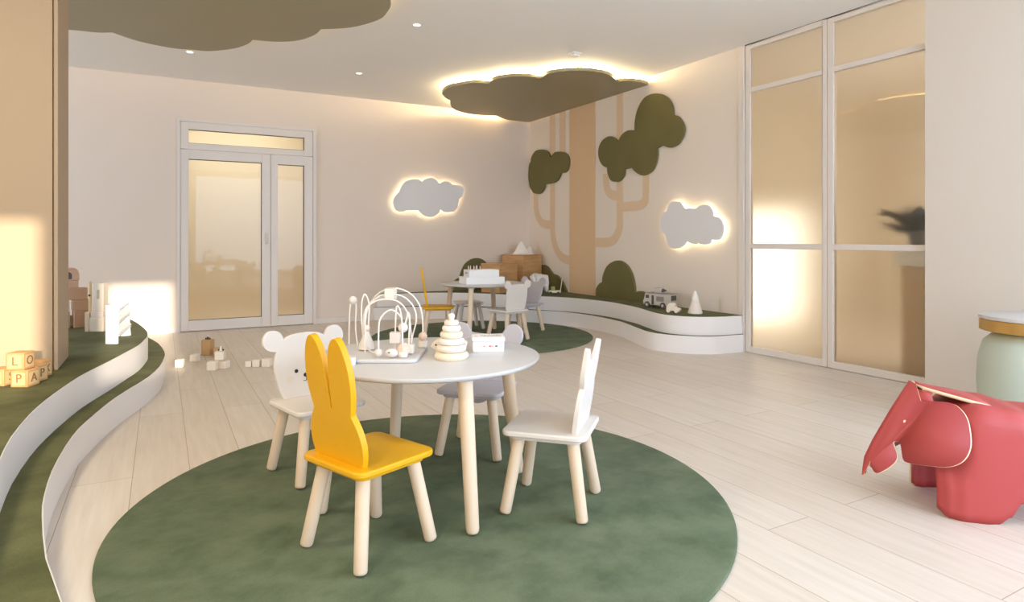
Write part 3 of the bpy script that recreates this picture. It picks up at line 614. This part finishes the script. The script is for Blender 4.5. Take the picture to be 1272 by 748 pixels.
MB().box((-0.069, -0.051, 0.0445), (0.069, 0.051, 0.062)).build('lid', PAPER, bx, bevel=0.003)
sc = MB()
for q in range(5):
    x0 = -0.03 + q * 0.017
    sc.tube([(x0, -0.02, 0.0622), (x0 + 0.006, 0.02, 0.0624), (x0 + 0.012, -0.018, 0.0624), (x0 + 0.02, 0.025, 0.0622)], 0.0007, 5)
sc.tube([(-0.055, -0.02, 0.0622), (-0.05, 0.0, 0.0624), (-0.044, -0.02, 0.0622)], 0.0007, 5)
sc.build('scribble', mat('pencil_grey', (110, 104, 104), 0.6), bx)
tx = MB()
for (a, b, mi) in ((-0.022, -0.013, 1), (0.002, 0.012, 0), (0.014, 0.02, 1), (0.028, 0.038, 2)):
    tx.box((a, -0.0487, 0.022), (b, -0.0478, 0.028), mi)
tx.build('printed_mark', [REDINK, mat('pink_ink', (226, 170, 170), 0.6), mat('grey_ink', (96, 84, 88), 0.6)], bx, smooth=False)
cu = thing('toy_cup', 'small white cup at the left edge of the front table by the rabbit ear', 'toy', (0.622, 2.375, ZT))
lathe_obj('body', [(0.001, 0), (0.019, 0), (0.021, 0.03), (0.0175, 0.03), (0.016, 0.005), (0.001, 0.005)], CWHITE, cu, 24)

# ------------------------------------------------------------------ toys on the far table
tb = thing('toy_tray', 'wide low white tray at the bottom of the stack on the far table', 'tray', (2.99, 6.06, ZT), R(-8))
m = MB(); m.box((-0.21, -0.14, 0), (0.21, 0.14, 0.012)); 
for lo, hi in (((-0.21, -0.14, 0.012), (0.21, -0.128, 0.075)), ((-0.21, 0.128, 0.012), (0.21, 0.14, 0.075)), ((-0.21, -0.128, 0.012), (-0.198, 0.128, 0.075)), ((0.198, -0.128, 0.012), (0.21, 0.128, 0.075))): m.box(lo, hi)
m.build('tray_body', PAPER, tb, bevel=0.002)
t2 = thing('toy_crate', 'white slotted crate of crayons on top of the low tray on the far table', 'box', (2.985, 6.062, ZT + 0.0125), R(-8))
m = MB(); hx, hy, hz, tt = 0.165, 0.105, 0.135, 0.01
m.box((-hx, -hy, 0), (hx, hy, 0.01)); m.box((-hx, -hy, 0.01), (hx, -hy + tt, hz)); m.box((-hx, hy - tt, 0.01), (hx, hy, hz))
for s in (-1, 1):
    xa, xb = sorted((s * hx, s * (hx - tt)))
    m.box((xa, -hy + tt, 0.01), (xb, hy - tt, hz - 0.045)); m.box((xa, -hy + tt, hz - 0.02), (xb, hy - tt, hz)); m.box((xa, -hy + tt, hz - 0.045), (xb, -0.05, hz - 0.02)); m.box((xa, 0.05, hz - 0.045), (xb, hy - tt, hz - 0.02))
m.build('crate_body', PAPER, t2, bevel=0.002)
ca, sa = math.cos(R(-8)), math.sin(R(-8))
for i in range(6):
    lx, ly = -0.135 + 0.024 * i, 0.03 * math.sin(i * 2.1)
    o = thing('crayon', 'pale crayon standing in the white crate on the far table', 'crayon', (2.985 + lx * ca - ly * sa, 6.062 + lx * sa + ly * ca, ZT + 0.0225), R(40 * i), 'crayons in the far crate')
    dx = 0.008 * ((i % 3) - 1)
    MB().tube([(0, 0, 0), (dx, 0, 0.15)], 0.006, 10).build('barrel', CREAMW, o); MB().tube([(dx, 0, 0.15), (dx * 1.1, 0, 0.172)], [0.006, 0.0015], 10).build('tip', RINGP, o)

# ------------------------------------------------------------------ crates in the corner
def crate(label, x, y, rot, sx, sy, h):
    o = thing('wooden_crate', label, 'crate', (x, y, P_Z), R(rot), 'wooden crates in the far corner')
    MB().box((0, 0, 0), (sx, sy, h - 0.022)).build('body', OAK, o, bevel=0.004)
    MB().box((-0.004, -0.004, h - 0.021), (sx + 0.004, sy + 0.004, h)).build('lid', OAK, o, bevel=0.003)
crate('lower wooden crate in the corner behind the far table', 3.86, 7.30, 20, 0.36, 0.33, 0.386)
crate('taller wooden crate in the corner with white cloth on it', 4.33, 7.50, 20, 0.41, 0.38, 0.493)
cl = thing('white_cloth', 'crumpled white cloth heaped on the taller wooden crate', 'cloth', (4.33, 7.50, P_Z + 0.4955), R(20))
m = MB(); G = 22; vs = []
for j in range(G):
    for i in range(G):
        u, v = i / (G - 1), j / (G - 1)
        hgt = 0.18 * math.exp(-((u - 0.40) ** 2 / 0.035 + (v - 0.5) ** 2 / 0.07)) + 0.11 * math.exp(-((u - 0.80) ** 2 / 0.02 + (v - 0.40) ** 2 / 0.08)) + 0.012 * abs(math.sin(9 * u + 5 * v)) * (1 - abs(2 * u - 1))
        edge = min(u, 1 - u, v, 1 - v)
        hgt *= min(1, edge * 6)
        vs.append((0.06 + 0.27 * u + 0.02 * math.sin(6 * v), 0.05 + 0.24 * v + 0.015 * math.sin(7 * u), 0.001 + hgt))
m.add(vs, [(j * G + i, j * G + i + 1, (j + 1) * G + i + 1, (j + 1) * G + i) for j in range(G - 1) for i in range(G - 1)])
c = m.build('folds', CLOTH, cl, ang=80); s = c.modifiers.new('thick', 'SOLIDIFY'); s.thickness = 0.003
# toy lamb and pull-along toy
lb = thing('toy_lamb', 'white toy lamb standing on the corner platform behind the grey elephant chair', 'toy', (4.36, 7.08, P_Z), R(160))
def skin(name, pts, edges, rad, m, parent, sub=2):
    me = bpy.data.meshes.new(name); me.from_pydata(pts, edges, []); me.materials.append(m)
    o = bpy.data.objects.new(name, me); COL.objects.link(o); o.parent = parent
    s = o.modifiers.new('skin', 'SKIN'); s.use_smooth_shade = True
    for i, d in enumerate(me.skin_vertices[0].data): d.radius = (rad[i], rad[i]); d.use_root = (i == 0)
    b = o.modifiers.new('sub', 'SUBSURF'); b.levels = sub; b.render_levels = sub
    return o
skin('body', [(0, 0, 0.16), (0.07, 0, 0.17), (0.11, 0, 0.215), (0.15, 0, 0.20), (-0.07, 0, 0.16), (-0.10, 0, 0.17), (0.07, 0.05, 0.09), (0.07, 0.05, 0.012), (0.07, -0.05, 0.09), (0.07, -0.05, 0.012), (-0.07, 0.05, 0.09), (-0.07, 0.05, 0.012), (-0.07, -0.05, 0.09), (-0.07, -0.05, 0.012)],
     [(0, 1), (1, 2), (2, 3), (0, 4), (4, 5), (1, 6), (6, 7), (1, 8), (8, 9), (4, 10), (10, 11), (4, 12), (12, 13)],
     [0.085, 0.08, 0.06, 0.042, 0.078, 0.04, 0.026, 0.02, 0.026, 0.02, 0.026, 0.02, 0.026, 0.02], CLOTH, lb)
for s in (-1, 1):
    MB().ball((0.135, s * 0.045, 0.235), 0.006, 8).build('eye', BLACK, lb)
    MB().ball((0.09, s * 0.068, 0.232), 0.022, 12, 0, (0.6, 1.3, 0.5)).build('ear', CLOTH, lb)
pc = thing('toy_wagon', 'pale green and white pull-along toy wagon beside the toy lamb', 'toy', (4.42, 6.84, P_Z), R(-40))
MB().box((-0.075, -0.035, 0.018), (0.075, 0.035, 0.05)).build('wagon_bed', CREAMW, pc, bevel=0.006)
MB().box((-0.045, -0.025, 0.0505), (0.0, 0.025, 0.10)).build('cargo_block', GREENT, pc, bevel=0.004)
MB().tube([(0.07, 0, 0.04), (0.09, 0.04, 0.20)], 0.005, 8).build('pull_handle', CREAMW, pc)
for sx in (-1, 1):
    for sy in (-1, 1): MB().lathe([(0.001, -0.006), (0.019, -0.006), (0.019, 0.006), (0.001, 0.006)], 18).xform(Matrix.Translation((sx * 0.05, sy * 0.042, 0.019)) @ Matrix.Rotation(PI / 2, 4, 'X')).build('wheel', VAND, pc)

# ------------------------------------------------------------------ toys on the corner platform by the glass doors
vn = thing('toy_van', 'grey wooden toy van with a sign on its roof on the corner platform', 'toy', (4.50, 4.97, P_Z), R(104))
side = closed([(0.165, 0.03, 1), (0.168, 0.07), (0.158, 0.085, 1), (0.145, 0.14), (0.135, 0.148, 1), (-0.15, 0.148, 1), (-0.16, 0.14), (-0.162, 0.03, 1)], 3)
MB().prism(side, lambda a, b, d: (a, d, b), -0.06, 0.06).build('body', VANG, vn, bevel=0.005)
MB().box((-0.165, -0.064, 0.1485), (0.13, 0.064, 0.156)).build('roof', mat('van_roof', (150, 140, 130), 0.5), vn, bevel=0.003)
MB().box((-0.03, -0.035, 0.1565), (0.045, 0.035, 0.205)).build('roof_sign', VANG, vn, bevel=0.003)
MB().lathe([(0.02, 0.0), (0.004, 0.05)], 16).xform(Matrix.Translation((-0.03, 0, 0.182)) @ Matrix.Rotation(-PI / 2, 4, 'Y')).build('sign_cone', VAND, vn)
for s in (-1, 1):
    MB().box((0.095, min(s * 0.0595, s * 0.0615), 0.098), (0.135, max(s * 0.0595, s * 0.0615), 0.132)).build('side_window', VAND, vn)
    MB().box((0.035, min(s * 0.0595, s * 0.0615), 0.035), (0.062, max(s * 0.0595, s * 0.0615), 0.13)).build('side_door', VAND, vn)
    MB().box((-0.085, min(s * 0.0595, s * 0.0615), 0.072), (0.005, max(s * 0.0595, s * 0.0615), 0.122)).build('serving_hatch', mat('van_hatch', (140, 130, 116), 0.5), vn)
    for x in (0.115, -0.075):
        w = MB().lathe([(0.001, -0.009), (0.03, -0.009), (0.032, -0.004), (0.032, 0.004), (0.03, 0.009), (0.001, 0.009)], 20).xform(Matrix.Translation((x, s * 0.062, 0.032)) @ Matrix.Rotation(PI / 2, 4, 'X')).build('wheel', VAND, vn)
        MB().lathe([(0.001, -0.011), (0.015, -0.011), (0.015, 0.011), (0.001, 0.011)], 16).xform(Matrix.Translation((x, s * 0.062, 0.032)) @ Matrix.Rotation(PI / 2, 4, 'X')).build('hubcap', VANG, w)
MB().box((-0.1635, -0.045, 0.085), (-0.161, 0.045, 0.135)).build('rear_window', VAND, vn)
tc_ = thing('toy_car', 'small tan wooden toy car in front of the grey van on the corner platform', 'toy', (4.335, 4.60, P_Z), R(-60))
cs = closed([(0.065, 0.016, 1), (0.066, 0.04), (0.03, 0.05), (0.01, 0.085), (-0.03, 0.09), (-0.058, 0.06), (-0.062, 0.016, 1)], 4)
MB().prism(cs, lambda a, b, d: (a, d, b), -0.035, 0.035).build('body', CREAMW, tc_, bevel=0.006)
MB().box((0.012, -0.024, 0.0), (0.016, 0.024, 0.02)).xform(Matrix.Translation((0.009, 0, 0.055)) @ Matrix.Rotation(R(-30), 4, 'Y')).build('windscreen', VAND, tc_)
for sx in (-1, 1):
    for sy in (-1, 1): MB().lathe([(0.001, -0.007), (0.018, -0.007), (0.018, 0.007), (0.001, 0.007)], 18).xform(Matrix.Translation((sx * 0.038, sy * 0.038, 0.018)) @ Matrix.Rotation(PI / 2, 4, 'X')).build('wheel', RINGP, tc_)
rk = thing('stacking_cone', 'pale stacking cone toy with flared base at the end of the corner platform', 'toy', (4.46, 4.44, P_Z))
lathe_obj('base', [(0.001, 0), (0.066, 0), (0.068, 0.008), (0.066, 0.022), (0.001, 0.022)], RINGW, rk)
lathe_obj('flared_body', [(0.001, 0.0225), (0.062, 0.0225), (0.058, 0.05), (0.046, 0.08), (0.036, 0.12), (0.001, 0.12)], RINGP, rk)
lathe_obj('nose_cone', [(0.001, 0.122), (0.035, 0.122), (0.029, 0.16), (0.014, 0.195), (0.009, 0.212), (0.001, 0.217)], RINGW, rk)

# ------------------------------------------------------------------ alphabet blocks on the left platform
def abc(label, near, rot, lz, faces, s=0.082):
    """near = corner nearest the view; the block runs left-back and right-back from it"""
    o = thing('alphabet_block', label, 'block', (near[0], near[1], lz), R(rot), 'alphabet blocks by the pillar')
    MB().box((-s, 0, 0), (0, s, s)).build('cube', ALPHA, o, bevel=0.004)
    fa = MB(); g = 0.011
    fa.box((-s + g, -0.0006, g), (-g, 0.002, s - g)); fa.box((-0.002, g, g), (0.0006, s - g, s - g))
    fa.build('face_panel', ALPHA_FACE, o, smooth=False)
    if faces[0]: letter(faces[0], s * 0.72, o, (-s / 2, -0.001, s / 2), (R(90), 0, 0), ALPHA_INK)
    if faces[1]: letter(faces[1], s * 0.72, o, (0.001, s / 2, s / 2), (R(90), 0, R(90)), ALPHA_INK)
abc('alphabet block with letters P and A by the pillar, carrying the L block', (-0.558, 3.765), -29, P_Z, ('P', 'A'))
abc('alphabet block with letters L and O stacked on the P block', (-0.573, 3.775), -24, P_Z + 0.0825, ('L', 'O'))
abc('alphabet block with letter S cut by the left edge of the view', (-0.662, 3.845), -34, P_Z, ('S', 'S'))
abc('alphabet block half hidden behind the P and A block', (-0.540, 3.872), -30, P_Z, ('', 'P'))
abc('alphabet block with letter X nearest the pillar corner', (-0.532, 3.985), -26, P_Z, ('', 'X'))

# ------------------------------------------------------------------ wooden castle blocks behind the pillar
GB = 'wooden castle blocks behind the pillar'
def cblock(name, label, x, y, z, rot, sx, sy, sz, m):
    o = MB().box((-sx / 2, -sy / 2, 0), (sx / 2, sy / 2, sz)).build(name, m, bevel=0.004, loc=(x, y, z), rotz=R(rot))
    return tag(o, label, 'block', GB)
cblock('wooden_block', 'large rose wooden block at the bottom right of the castle stack', -0.56, 6.15, P_Z, 12, 0.115, 0.11, 0.138, TOYPINK)
cblock('wooden_block', 'rose wooden block at the bottom left of the castle stack', -0.70, 6.16, P_Z, 8, 0.12, 0.11, 0.128, TOYPINK)
cblock('wooden_block', 'cream wooden block on the bottom left rose block', -0.69, 6.16, P_Z + 0.1285, 10, 0.09, 0.09, 0.088, CREAMW)
cblock('wooden_block', 'square rose wooden block in the middle right of the castle stack', -0.57, 6.15, P_Z + 0.1385, 10, 0.11, 0.10, 0.085, TOYPINK)
cblock('wooden_block', 'upper wide rose wooden block under the arched block', -0.60, 6.155, P_Z + 0.2245, 11, 0.15, 0.10, 0.092, TOYPINK)
cblock('wooden_block', 'small rose wooden block directly below the arched roof block', -0.63, 6.16, P_Z + 0.317, 10, 0.09, 0.09, 0.062, TOYPINK)
ar = thing('arched_block', 'rose arched wooden block with a dark hole topping the castle stack', 'block', (-0.63, 6.16, P_Z + 0.3795), R(10), GB)
ap = closed([(0.05, 0, 1), (0.05, 0.05), (0.035, 0.088), (0.0, 0.10), (-0.035, 0.088), (-0.05, 0.05), (-0.05, 0, 1)], 4)
MB().prism(ap, lambda a, b, d: (a, d, b), -0.045, 0.045).build('body', TOYPINK, ar, bevel=0.003)
MB().prism(closed([(0.0, 0.01, 1), (0.0, 0.05), (-0.02, 0.066), (-0.036, 0.05), (-0.036, 0.01, 1)], 3), lambda a, b, d: (a, d, b), -0.0465, -0.0445).build('hole', VAND, ar)
ca_ = thing('toy_castle', 'cream wooden toy castle with a thin pole left of the white notched toy', 'toy', (-0.42, 5.83, P_Z), R(-20))
MB().box((-0.045, -0.05, 0), (0.055, 0.05, 0.108)).build('base_block', CREAMW, ca_, bevel=0.004)
MB().box((-0.04, -0.045, 0.1085), (0.05, 0.045, 0.155)).build('middle_block', RINGP, ca_, bevel=0.004)
MB().box((-0.03, -0.04, 0.1555), (0.05, 0.04, 0.37)).build('tower', CREAMW, ca_, bevel=0.004)
MB().box((0.004, -0.0412, 0.25), (0.022, -0.0395, 0.32)).build('window_slot', mat('slot_grey', (190, 178, 160), 0.6), ca_)
MB().box((-0.078, -0.05, 0), (-0.0455, 0.04, 0.15)).build('side_block', BIRCH, ca_, bevel=0.004)
MB().tube([(-0.062, 0, 0.15), (-0.062, 0, 0.38)], 0.011, 12).build('pole', mat('pole_yellow', (232, 208, 160), 0.5), ca_)
MB().ball((-0.062, -0.011, 0.275), 0.009, 10).build('knob', VAND, ca_)
# white notched marble-run toy
nt_ = thing('notched_toy', 'white toy of two boards joined by slanted steps at the platform bend', 'toy', (-0.29, 5.06, P_Z), R(-30))
MB().box((-0.04, -0.008, 0), (0.04, 0.008, 0.262)).build('side_board', PAPER, nt_, bevel=0.002)
MB().box((-0.04, -0.008, 0), (0.034, 0.008, 0.262)).xform(Matrix.Translation((-0.115, 0.33, 0.003)) @ Matrix.Rotation(R(-4), 4, 'Y')).build('side_board', PAPER, nt_, bevel=0.002)
for k in range(5):
    z = 0.035 + 0.045 * k; dz = 0.016 * (1 if k % 2 else -1)
    m = MB(); a = Vector((0.018, 0.008, z)); b = Vector((-0.095, 0.322, z + 0.02))
    m.add([a + Vector((-0.022, 0, dz)), a + Vector((0.026, 0, -dz)), b + Vector((0.026, 0, -dz)), b + Vector((-0.022, 0, dz)), a + Vector((-0.022, 0, dz + 0.008)), a + Vector((0.026, 0, -dz + 0.008)), b + Vector((0.026, 0, -dz + 0.008)), b + Vector((-0.022, 0, dz + 0.008))],
          [(0,3,2,1),(4,5,6,7),(0,1,5,4),(1,2,6,5),(2,3,7,6),(3,0,4,7)])
    m.build('step', PAPER, nt_, smooth=False)

# ------------------------------------------------------------------ loose blocks on the floor
GF = 'pale blocks scattered on the floor'
def fblock(label, x, y, z, rot, s, m=FLOORBLOCK, sz=None, dot=None):
    o = thing('toy_block', label, 'block', (x, y, z), R(rot), GF)
    sz = sz or s
    MB().box((-s / 2, -s / 2, 0), (s / 2, s / 2, sz)).build('cube', m, o, bevel=0.006)
    if dot: MB().lathe([(0.001, sz - 0.001), (s * 0.26, sz - 0.001), (s * 0.26, sz + 0.002), (s * 0.2, sz + 0.002), (0.001, sz + 0.001)], 16).build('stud', RINGW, o)
    return o
fblock('pale block on the floor nearest the left platform', 0.135, 5.87, 0, -14, 0.064)
fblock('pale block with round stud between the left block and the little heap', 0.255, 6.08, 0, -35, 0.062, dot=True)
fblock('pale block at the front left of the little heap on the floor', 0.36, 5.60, 0, -22, 0.072, dot=True)
fblock('pale block at the front right of the little heap on the floor', 0.452, 5.635, 0, -42, 0.062)
fblock('pale block resting on top of the little heap on the floor', 0.42, 5.64, 0.0725, -20, 0.07)
fblock('tall tan block behind the little heap of pale blocks', 0.372, 6.36, 0, -30, 0.085, TANB, 0.14)
fblock('low tan block just right of the tall tan block', 0.447, 6.22, 0, -12, 0.07, TANB, 0.08)
fblock('smallest pale block left of the pair behind the bear chair', 0.63, 5.60, 0, -20, 0.05)
fblock('pale block in the middle of the row behind the bear chair', 0.69, 5.58, 0, -28, 0.058)
fblock('pale block at the right end of the row behind the bear chair', 0.765, 5.545, 0, -33, 0.068)
for (lab, x, y, z) in (('tiny figure with dark arms on top of the block heap', 0.425, 5.64, 0.1427), ('tiny dark figure on top of the tall tan block', 0.372, 6.36, 0.1403)):
    o = thing('toy_figure', lab, 'toy', (x, y, z), R(-30))
    MB().lathe([(0.001, 0), (0.011, 0), (0.009, 0.018), (0.005, 0.024), (0.001, 0.025)], 14).build('body', RINGW if z < 0.1425 and z > 0.142 or 'heap' in lab else VAND, o)
    MB().ball((0, 0, 0.031), 0.0085, 12).build('head', RINGW, o)
    for s in (-1, 1): MB().ball((s * 0.018, 0, 0.008), 0.008, 10).build('foot', VAND, o)

# ------------------------------------------------------------------ red elephant stool
H_ = math.atan2(0.661, -0.751)
el = thing('elephant_stool', 'red bent-shell elephant stool on the plank floor at the right edge', 'stool', (2.7525, 1.345, 0), H_)
# local x = forward, local y: near side is +n; n = (-0.661,-0.751) is rotate(h, +90deg)
def sl(mb, name, th=0.009, ang=40):
    o = mb.build(name, [RED, EDGE], el, ang=ang)
    s = o.modifiers.new('shell', 'SOLIDIFY'); s.thickness = th; s.offset = -1; s.use_rim = True; s.material_offset_rim = 1
    return o
def lerp_tab(tab, x):
    tab = sorted(tab)
    if x <= tab[0][0]: return tab[0][1]
    for (a, va), (b, vb) in zip(tab, tab[1:]):
        if x <= b:
            t = (x - a) / (b - a); t = t * t * (3 - 2 * t); return va + (vb - va) * t
    return tab[-1][1]
WT = [(-0.50, 0.15), (-0.44, 0.172), (-0.3, 0.18), (-0.05, 0.18), (0.03, 0.176), (0.08, 0.160), (0.115, 0.130)]
TT = [(-0.50, 0.375), (-0.40, 0.385), (-0.24, 0.392), (-0.12, 0.420), (-0.03, 0.428), (0.05, 0.40), (0.115, 0.37)]
BT = [(-0.50, 0.012), (-0.47, 0.0), (-0.38, 0.0), (-0.345, 0.012), (-0.30, 0.07), (-0.255, 0.115), (-0.19, 0.118), (-0.145, 0.085), (-0.105, 0.03), (-0.07, 0.004), (-0.03, 0.0), (0.05, 0.0), (0.09, 0.006), (0.115, 0.03)]
mb = MB(); NS, NU = 60, 40; vs = []
for i in range(NS + 1):
    s = -0.50 + 0.615 * i / NS
    Wd, Tp, Bt = lerp_tab(WT, s), lerp_tab(TT, s), lerp_tab(BT, s)
    for j in range(NU + 1):
        t = -1 + 2 * j / NU
        # side wall up, rounded shoulder, flat top
        a = abs(t); rs = 0.07
        if a > 0.45:
            k = (a - 0.45) / 0.55; y = Wd; z = (Tp - rs) + (Bt - (Tp - rs)) * k
        elif a > 0.22:
            k = (a - 0.22) / 0.23 * PI / 2; y = Wd - rs + rs * math.sin(k); z = Tp - rs + rs * math.cos(k)
        else:
            y = (Wd - rs) * a / 0.22; z = Tp
        fs_ = min(1, max(0, (s - 0.0) / 0.10)); fz = min(1, max(0, (z - 0.12) / 0.16))
        y *= 1 - 0.45 * fs_ * fs_ * (3 - 2 * fs_) * fz
        vs.append((s, y if t > 0 else -y, z))
fs = [(i * (NU + 1) + j, i * (NU + 1) + j + 1, (i + 1) * (NU + 1) + j + 1, (i + 1) * (NU + 1) + j) for i in range(NS) for j in range(NU)]
mb.add(vs, fs); sl(mb, 'body')
OUT = [(0.147,0.474),(0.21,0.365),(0.28,0.23),(0.312,0.155),(0.307,0.126),(0.296,0.114),(0.273,0.132),(0.246,0.162),(0.233,0.184),(0.23,0.204),(0.236,0.240),(0.224,0.248),(0.216,0.242),(0.216,0.208),(0.215,0.19),(0.204,0.182),(0.158,0.189),(0.109,0.201),(0.076,0.221),(0.051,0.253),(0.035,0.297),(0.03,0.351),(0.032,0.388),(0.044,0.414),(0.063,0.427),(0.101,0.423),(0.141,0.414)]
def cheek_w(s, z): return 0.022 + 0.95 * max(0, 0.146 + (0.472 - z) * 0.186 / 0.384 - s)
ear_s = [OUT[0], OUT[1], OUT[2], OUT[3]] + open_curve(OUT[3:], 3)[1:]
mb = MB(); n = len(ear_s)
mb.add([(s, cheek_w(s, z), z) for s, z in ear_s], [tuple(range(n))])
mb.add([(s, -cheek_w(s, z), z) for s, z in ear_s], [tuple(range(n))[::-1]])
# forehead and trunk strip joining both cheeks, running down to a pointed tip
rid = [(0.147, 0.474), (0.21, 0.365), (0.28, 0.23), (0.312, 0.155)]
rw = []
for s, z in rid:
    w_ = cheek_w(s, z); rw.append([(s, w_, z), (s + 0.012, w_ * 0.55, z + 0.006), (s + 0.016, 0, z + 0.008), (s + 0.012, -w_ * 0.55, z + 0.006), (s, -w_, z)])
rw.append([(0.322, 0.013, 0.118), (0.331, 0.007, 0.118), (0.334, 0, 0.118), (0.331, -0.007, 0.118), (0.322, -0.013, 0.118)])
rw.append([(0.330, 0.005, 0.092), (0.335, 0.003, 0.090), (0.337, 0, 0.088), (0.335, -0.003, 0.090), (0.330, -0.005, 0.092)])
vv = [p for r_ in rw for p in r_]
mb.add(vv, [(i * 5 + j, i * 5 + j + 1, (i + 1) * 5 + j + 1, (i + 1) * 5 + j) for i in range(len(rw) - 1) for j in range(4)])
# neck panel running back from the brow over the shoulders
nk = [(0.147, 0.022, 0.474), (0.12, 0.04, 0.468), (0.06, 0.072, 0.455), (-0.02, 0.105, 0.438), (-0.075, 0.118, 0.425)]
vv = []
for s, w_, z in nk: vv += [(s, w_, z - 0.002 if s < 0.14 else z), (s, w_ * 0.5, z + 0.003 if s < 0.14 else z + 0.006), (s, 0, z + 0.004 if s < 0.14 else z + 0.008), (s, -w_ * 0.5, z + 0.003 if s < 0.14 else z + 0.006), (s, -w_, z - 0.002 if s < 0.14 else z)]
mb.add(vv, [(i * 5 + j, i * 5 + j + 1, (i + 1) * 5 + j + 1, (i + 1) * 5 + j) for i in range(len(nk) - 1) for j in range(4)])
hd = sl(mb, 'head', th=0.013, ang=22)
# rolled ear hem folding back under the neck panel
for sgn in (1, -1):
    hem = [(0.141, 0.047, 0.414), (0.150, 0.040, 0.424), (0.152, 0.032, 0.44), (0.145, 0.028, 0.455)]
    m2 = MB(); vv = []
    for s, w_, z in hem: vv += [(s, sgn * w_, z), (s - 0.05, sgn * (w_ + 0.022), z - 0.004)]
    m2.add(vv, [(2 * i, 2 * i + 1, 2 * i + 3, 2 * i + 2) for i in range(len(hem) - 1)])
    o = m2.build('ear_fold', [RED, EDGE], el, ang=60); q = o.modifiers.new('shell', 'SOLIDIFY'); q.thickness = 0.007; q.material_offset_rim = 1
    e = MB().ball((0.194, sgn * (cheek_w(0.194, 0.327) + 0.002), 0.327), 0.0065, 10, 0, (1, 0.5, 1)).build('eye', EDGE, el); e['label'] = 'small cream eye'

# ------------------------------------------------------------------ side table by the right wall
sd = thing('side_table', 'rounded mint side table with a gold-rimmed white top at the right edge', 'table', (4.12, 1.60, 0))
lathe_obj('base', [(0.001, 0), (0.20, 0), (0.225, 0.02), (0.262, 0.12), (0.275, 0.27), (0.268, 0.40), (0.245, 0.49), (0.20, 0.535), (0.15, 0.55), (0.001, 0.55)], MINT, sd, 64)
lathe_obj('gold_rim', [(0.001, 0.551), (0.255, 0.551), (0.262, 0.555), (0.262, 0.61), (0.258, 0.614), (0.001, 0.614)], GOLD, sd, 64)['label'] = 'brushed gold band'
lathe_obj('tabletop', [(0.001, 0.615), (0.262, 0.615), (0.266, 0.62), (0.264, 0.634), (0.258, 0.637), (0.001, 0.637)], TABLEW, sd, 64)

# ------------------------------------------------------------------ things in the room beyond the glass
cb_ = thing('side_cabinet', 'cream-topped cabinet blurred behind the right glass leaf', 'cabinet', (5.0, 2.2, 0))
MB().box((0, 0, 0.0), (0.42, 0.62, 0.84)).build('body', mat('cabinet_tan', (206, 180, 144), 0.6), cb_, bevel=0.006)
MB().box((-0.02, -0.02, 0.8405), (0.44, 0.66, 0.97)).build('top_drawer', PAPER, cb_, bevel=0.006)
pl = thing('potted_plant', 'dark leafy plant on the cabinet behind the right glass leaf', 'plant', (5.1, 2.74, 0.9705))
lathe_obj('pot', [(0.001, 0), (0.06, 0), (0.085, 0.12), (0.075, 0.12), (0.06, 0.1), (0.001, 0.1)], VAND, pl)
m = MB()
for k in range(60):
    a = random.uniform(0, 2 * PI); up = random.uniform(0.35, 1.0); L = random.uniform(0.2, 0.36)
    d = Vector((math.cos(a), math.sin(a), up)).normalized(); s_ = d.cross(Vector((0, 0, 1))).normalized() * 0.05
    p0 = Vector((0, 0, 0.10 + 0.10 * random.random())); p1 = p0 + d * L * 0.5; p2 = p0 + d * L - Vector((0, 0, 0.05))
    m.add([p0, p1 + s_, p2, p1 - s_], [(0, 1, 2, 3)])
m.build('foliage', LEAFD, pl, smooth=False)
MB().tube([(0, 0, 0.10), (0, 0, 0.26)], 0.012, 10).build('stem', VAND, pl)
